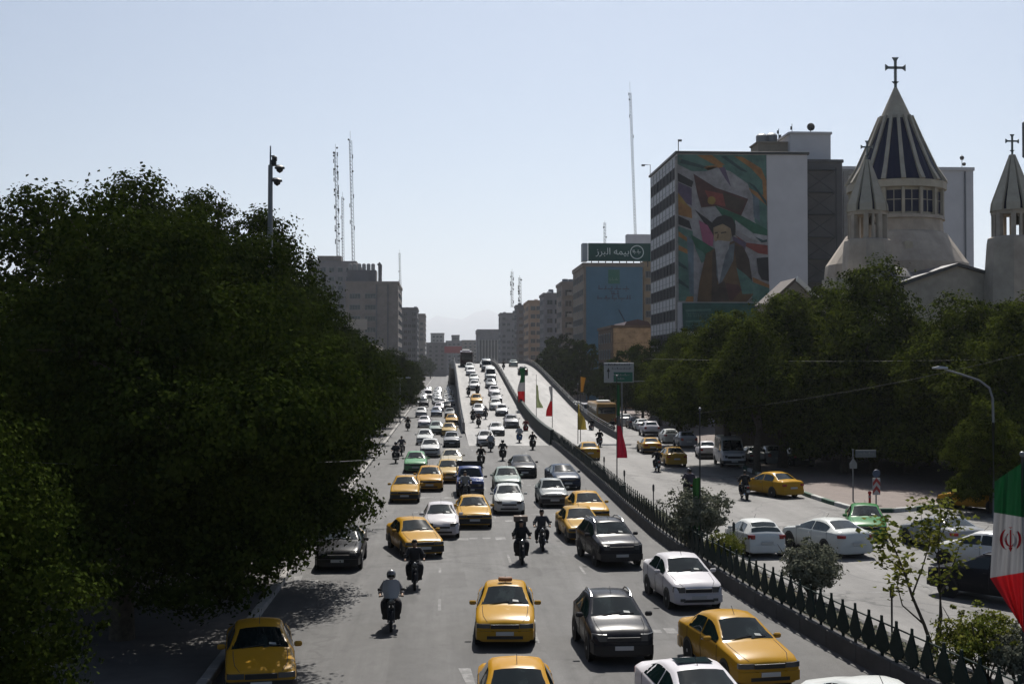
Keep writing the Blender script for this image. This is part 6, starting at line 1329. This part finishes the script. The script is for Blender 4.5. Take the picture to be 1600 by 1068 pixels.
hang('bright green flag wrapped round its pole above the grey green bush', 'flagpole standing in the grey green bush', 1094, 862, 640, 745, -10, 830, -9, (('cloth', mat('flag_bright_green', (.04,.15,.03), .8, .2), 0, 1),))
# street lamps
def lamp(label, px, pb, y, pts, heads):
    p = at(px, pb, y); o = thing('street_lamp', label, 'street lamp', (p.x, y, 0), 0); P_ = lambda q: (at(q[0], q[1], y).x - p.x, 0, at(q[0], q[1], y).z)
    MB().tube([(0,0,0)] + [P_(q) for q in pts], [.085] + [.07 - .03*i/len(pts) for i in range(len(pts))], 8).build('post', STEEL, o)
    for a, b_ in heads: q = P_((a, b_)); MB().loft([[(q[0]+dx, s*w_, q[2]+dz*hh) for s, dz in ((-1,0),(-.6,1),(.6,1),(1,0),(.6,-.5),(-.6,-.5))] for dx, w_, hh in ((-.45,.08,.05),(-.1,.16,.11),(.35,.10,.07))], closed=True).build('lamp_head', mat('lamp_shell', (.38,.39,.4), .4, .5, .2), o)
lamp('grey street lamp with a curved arm in front of the right trees', 1552, 700, 66, [(1552,660),(1551,622),(1546,606),(1530,594),(1500,584),(1476,577)], [(1470,575)])
lamp('twin headed street lamp over the jam on the left', 625, 660, 175, [(625,640),(625,591),(616,588)], [(613,590)])
o = bpy.data.objects.get('street_lamp.001'); q = at(640, 590, 175); MB().tube([(0,0,at(625,591,175).z),(q.x-o.location.x,0,at(636,588,175).z)], .05, 6).build('arm', STEEL, o); MB().loft([[(q.x-o.location.x-.2+dx, s*w_, q.z+dz*hh) for s, dz in ((-1,0),(-.6,1),(.6,1),(1,0),(.6,-.5),(-.6,-.5))] for dx, w_, hh in ((-.45,.08,.05),(-.1,.16,.11),(.35,.10,.07))], closed=True).build('lamp_head', MATS['lamp_shell'], o)
# camera pole among the left trees
y = 62.; p = at(422, 420, y); o = thing('camera_pole', 'tall grey pole with dark dome cameras rising above the left trees', 'camera pole', (p.x, y, 0))
zt = at(422, 228, y).z; z1 = at(422, 258, y).z; MB().cyl((0,0,0),(0,0,z1), .17, .11, 10).cyl((0,0,z1),(0,0,zt), .045, .03, 8).build('post', STEEL, o)
for px, py in ((437, 263), (433, 283), (428, 255), (429, 248)):
    q = at(px, py, y); mb = MB(); mb.tube([(0,0,q.z+.12),(q.x-p.x,0,q.z+.14)], .035, 6)
    if px > 430: mb.lathe([(.05,.16),(.24,.06),(.25,-.02),(.17,-.04),(.15,-.14),(1e-6,-.24)], 12, 'Z', (q.x-p.x,0,q.z))
    else: mb.bbox((q.x-p.x,0,q.z), (.22,.35,.22), .03)
    mb.build('camera', BLACK, o)
# big direction sign at the end of the flyover wall
y = 134.; p = at(967, 582, y); o = thing('road_sign', 'white overhead direction sign with green panel and black arrow at the flyover wall end', 'road sign', (p.x, y, 0)); kk = y/FPX
MB().bbox((0,0,p.z), (47*kk,.12,31*kk), .03).build('board', mat('sign_white', (.38,.39,.39), .6), o); MB().box((2.8*kk+.25,-.075,p.z-.45), (30*kk,.03,15*kk)).build('green_panel', mat('sign_panel_green', (.015,.14,.09), .6), o)
MB().add([(-17.5*kk,-.08,p.z-.6),(-16*kk,-.08,p.z-.6),(-16*kk,-.08,p.z+.1),(-14.2*kk,-.08,p.z+.1),(-16.8*kk,-.08,p.z+.55),(-19.3*kk,-.08,p.z+.1),(-17.5*kk,-.08,p.z+.1)], [(0,1,2,3,4,5,6)]).build('arrow', BLACK, o, smooth=0)
for k_, (a, b_, dz, m) in enumerate(((-2,1.2,.82,DT),(-.9,1.25,.42,DT),(-.7,1.1,-.25,MATS['sign_white']),(-.2,.6,-.65,MATS['sign_white']))): strokes(o, 'lettering', a*.9, b_, p.z+dz, .26, -.11, m, 80+k_)
MB().cyl((.35,.2,0),(.35,.2,p.z+1.1), .1, .08, 10).box((0,.12,p.z+1.05), (47*kk,.1,.1)).box((3,.2,p.z-.9), (3.2,.12,.12)).build('post', STEEL, o)
# signs on the island
p = ground(1333, 783, .15); o = thing('parking_sign', 'grey post with a small arrow sign and a blue grey plate on the island', 'road sign', p)
MB().cyl((0,0,0),(0,0,3.0), .045, .04, 8).build('post', STEEL, o); MB().bbox((.75,0,2.75), (1.2,.05,.42), .01).build('name_plate', mat('plate_grey', (.10,.12,.13), .6), o); MB().prism([(-.22,1.9),(.22,1.9),(.22,2.2),(0,2.5),(-.22,2.2)], -.06, -.04).build('warning_plate', mat('plate_pale', (.18,.19,.19), .6), o); strokes(o, 'lettering', .3, 1.25, 2.75, .2, -.04, MATS['plate_pale'], 5)
p = ground(1369, 797, .15); o = thing('chevron_sign', 'post with red and white chevron panel at the island corner', 'road sign', p)
MB().cyl((0,0,0),(0,0,2.0), .04, .04, 8).build('post', STEEL, o); MB().bbox((0,-.05,1.3), (.42,.05,.9), .01).build('board', mat('sign_white2', (.4,.38,.37), .6), o)
for k_ in range(2): MB().prism([(-.2,.9+k_*.42),(0,1.15+k_*.42),(.2,.9+k_*.42),(.2,1.1+k_*.42),(0,1.35+k_*.42),(-.2,1.1+k_*.42)], -.095, -.078).build('chevron', mat('chevron_red', (.32,.03,.025), .6), o)
MB().lathe([(.2,-.04),(.22,.0),(.2,.03)], 16, 'Y', (0,-.06,2.0)).build('round_plate', mat('plate_blue', (.05,.07,.12), .6), o)
p = ground(1359, 788, .15); o = thing('bollard', 'short red bollard beside the chevron sign', 'bollard', p); MB().lathe([(.13,0),(.13,.05),(.07,.1),(.07,.6),(.1,.62),(.1,.74),(1e-6,.78)], 12, 'Z').build('post', mat('bollard_red', (.36,.02,.02), .5), o); MB().lathe([(.075,.4),(.078,.41),(.078,.5),(.075,.51)], 12, 'Z').build('reflective_band', FW, o)
# slim posts along the far side of the planter
for i, u in enumerate((35.5, 41, 50, 58, 66, 75, 86)):
    o = thing('marker_post', ORD[i] + ' thin dark post from the camera on the right planter edge', 'post', (medx(u)-.2, u, .33), 0, 'thin posts along the planter'); MB().cyl((0,0,0),(0,0,1.5), .03, .03, 6).build('shaft', DKSTEEL, o); MB().bbox((0,0,1.3), (.10,.10,.34), .02).build('cap', DKSTEEL, o)
# signal head hanging at the right edge
p = at(1604, 218, 40); o = thing('traffic_signal', 'dark signal box reaching into the photo at the upper right edge', 'traffic light', (p.x+1.6, 40, 0))
MB().bbox((-1.5,0,p.z), (.4,.3,1.2), .05).build('signal_head', BLACK, o); MB().cyl((0,.1,0),(0,.1,p.z+.5), .13, .09, 10).tube([(0,.1,p.z+.3),(-1.4,.1,p.z+.3)], .05, 6).build('post', STEEL, o)
for k_ in range(3): MB().lathe([(.13,-.02),(.14,-.12),(.11,-.12)], 12, 'Y', (-1.5,-.14,p.z+.36-k_*.36)).build('lens_hood', BLACK, o)
# wires
def wire(label, pts, r=.018):
    a = at(*pts[0]); mb = MB(); mb.tube([Vector(at(*q)) - a for q in pts], r, 5); o = thing('overhead_wire', label, 'wire', a); mb.build('cable', DKSTEEL, o)
def sag(a, b_, dip, n=14): return [(lerp(a[0],b_[0],t), lerp(a[1],b_[1],t) + dip*4*t*(1-t), lerp(a[2],b_[2],t)) for t in [i/n for i in range(n+1)]]
wire('thin overhead wire crossing in front of the left trees', sag((-60,716,30), (640,714,46), 12), .008)
wire('overhead wire rising to the upper right in front of the right trees', sag((1090,645,92), (1720,520,60), 14), .009)
wire('higher thin wire across the right trees', sag((1010,560,100), (1720,556,70), 6), .007)
# a walker in the deep shade at the left
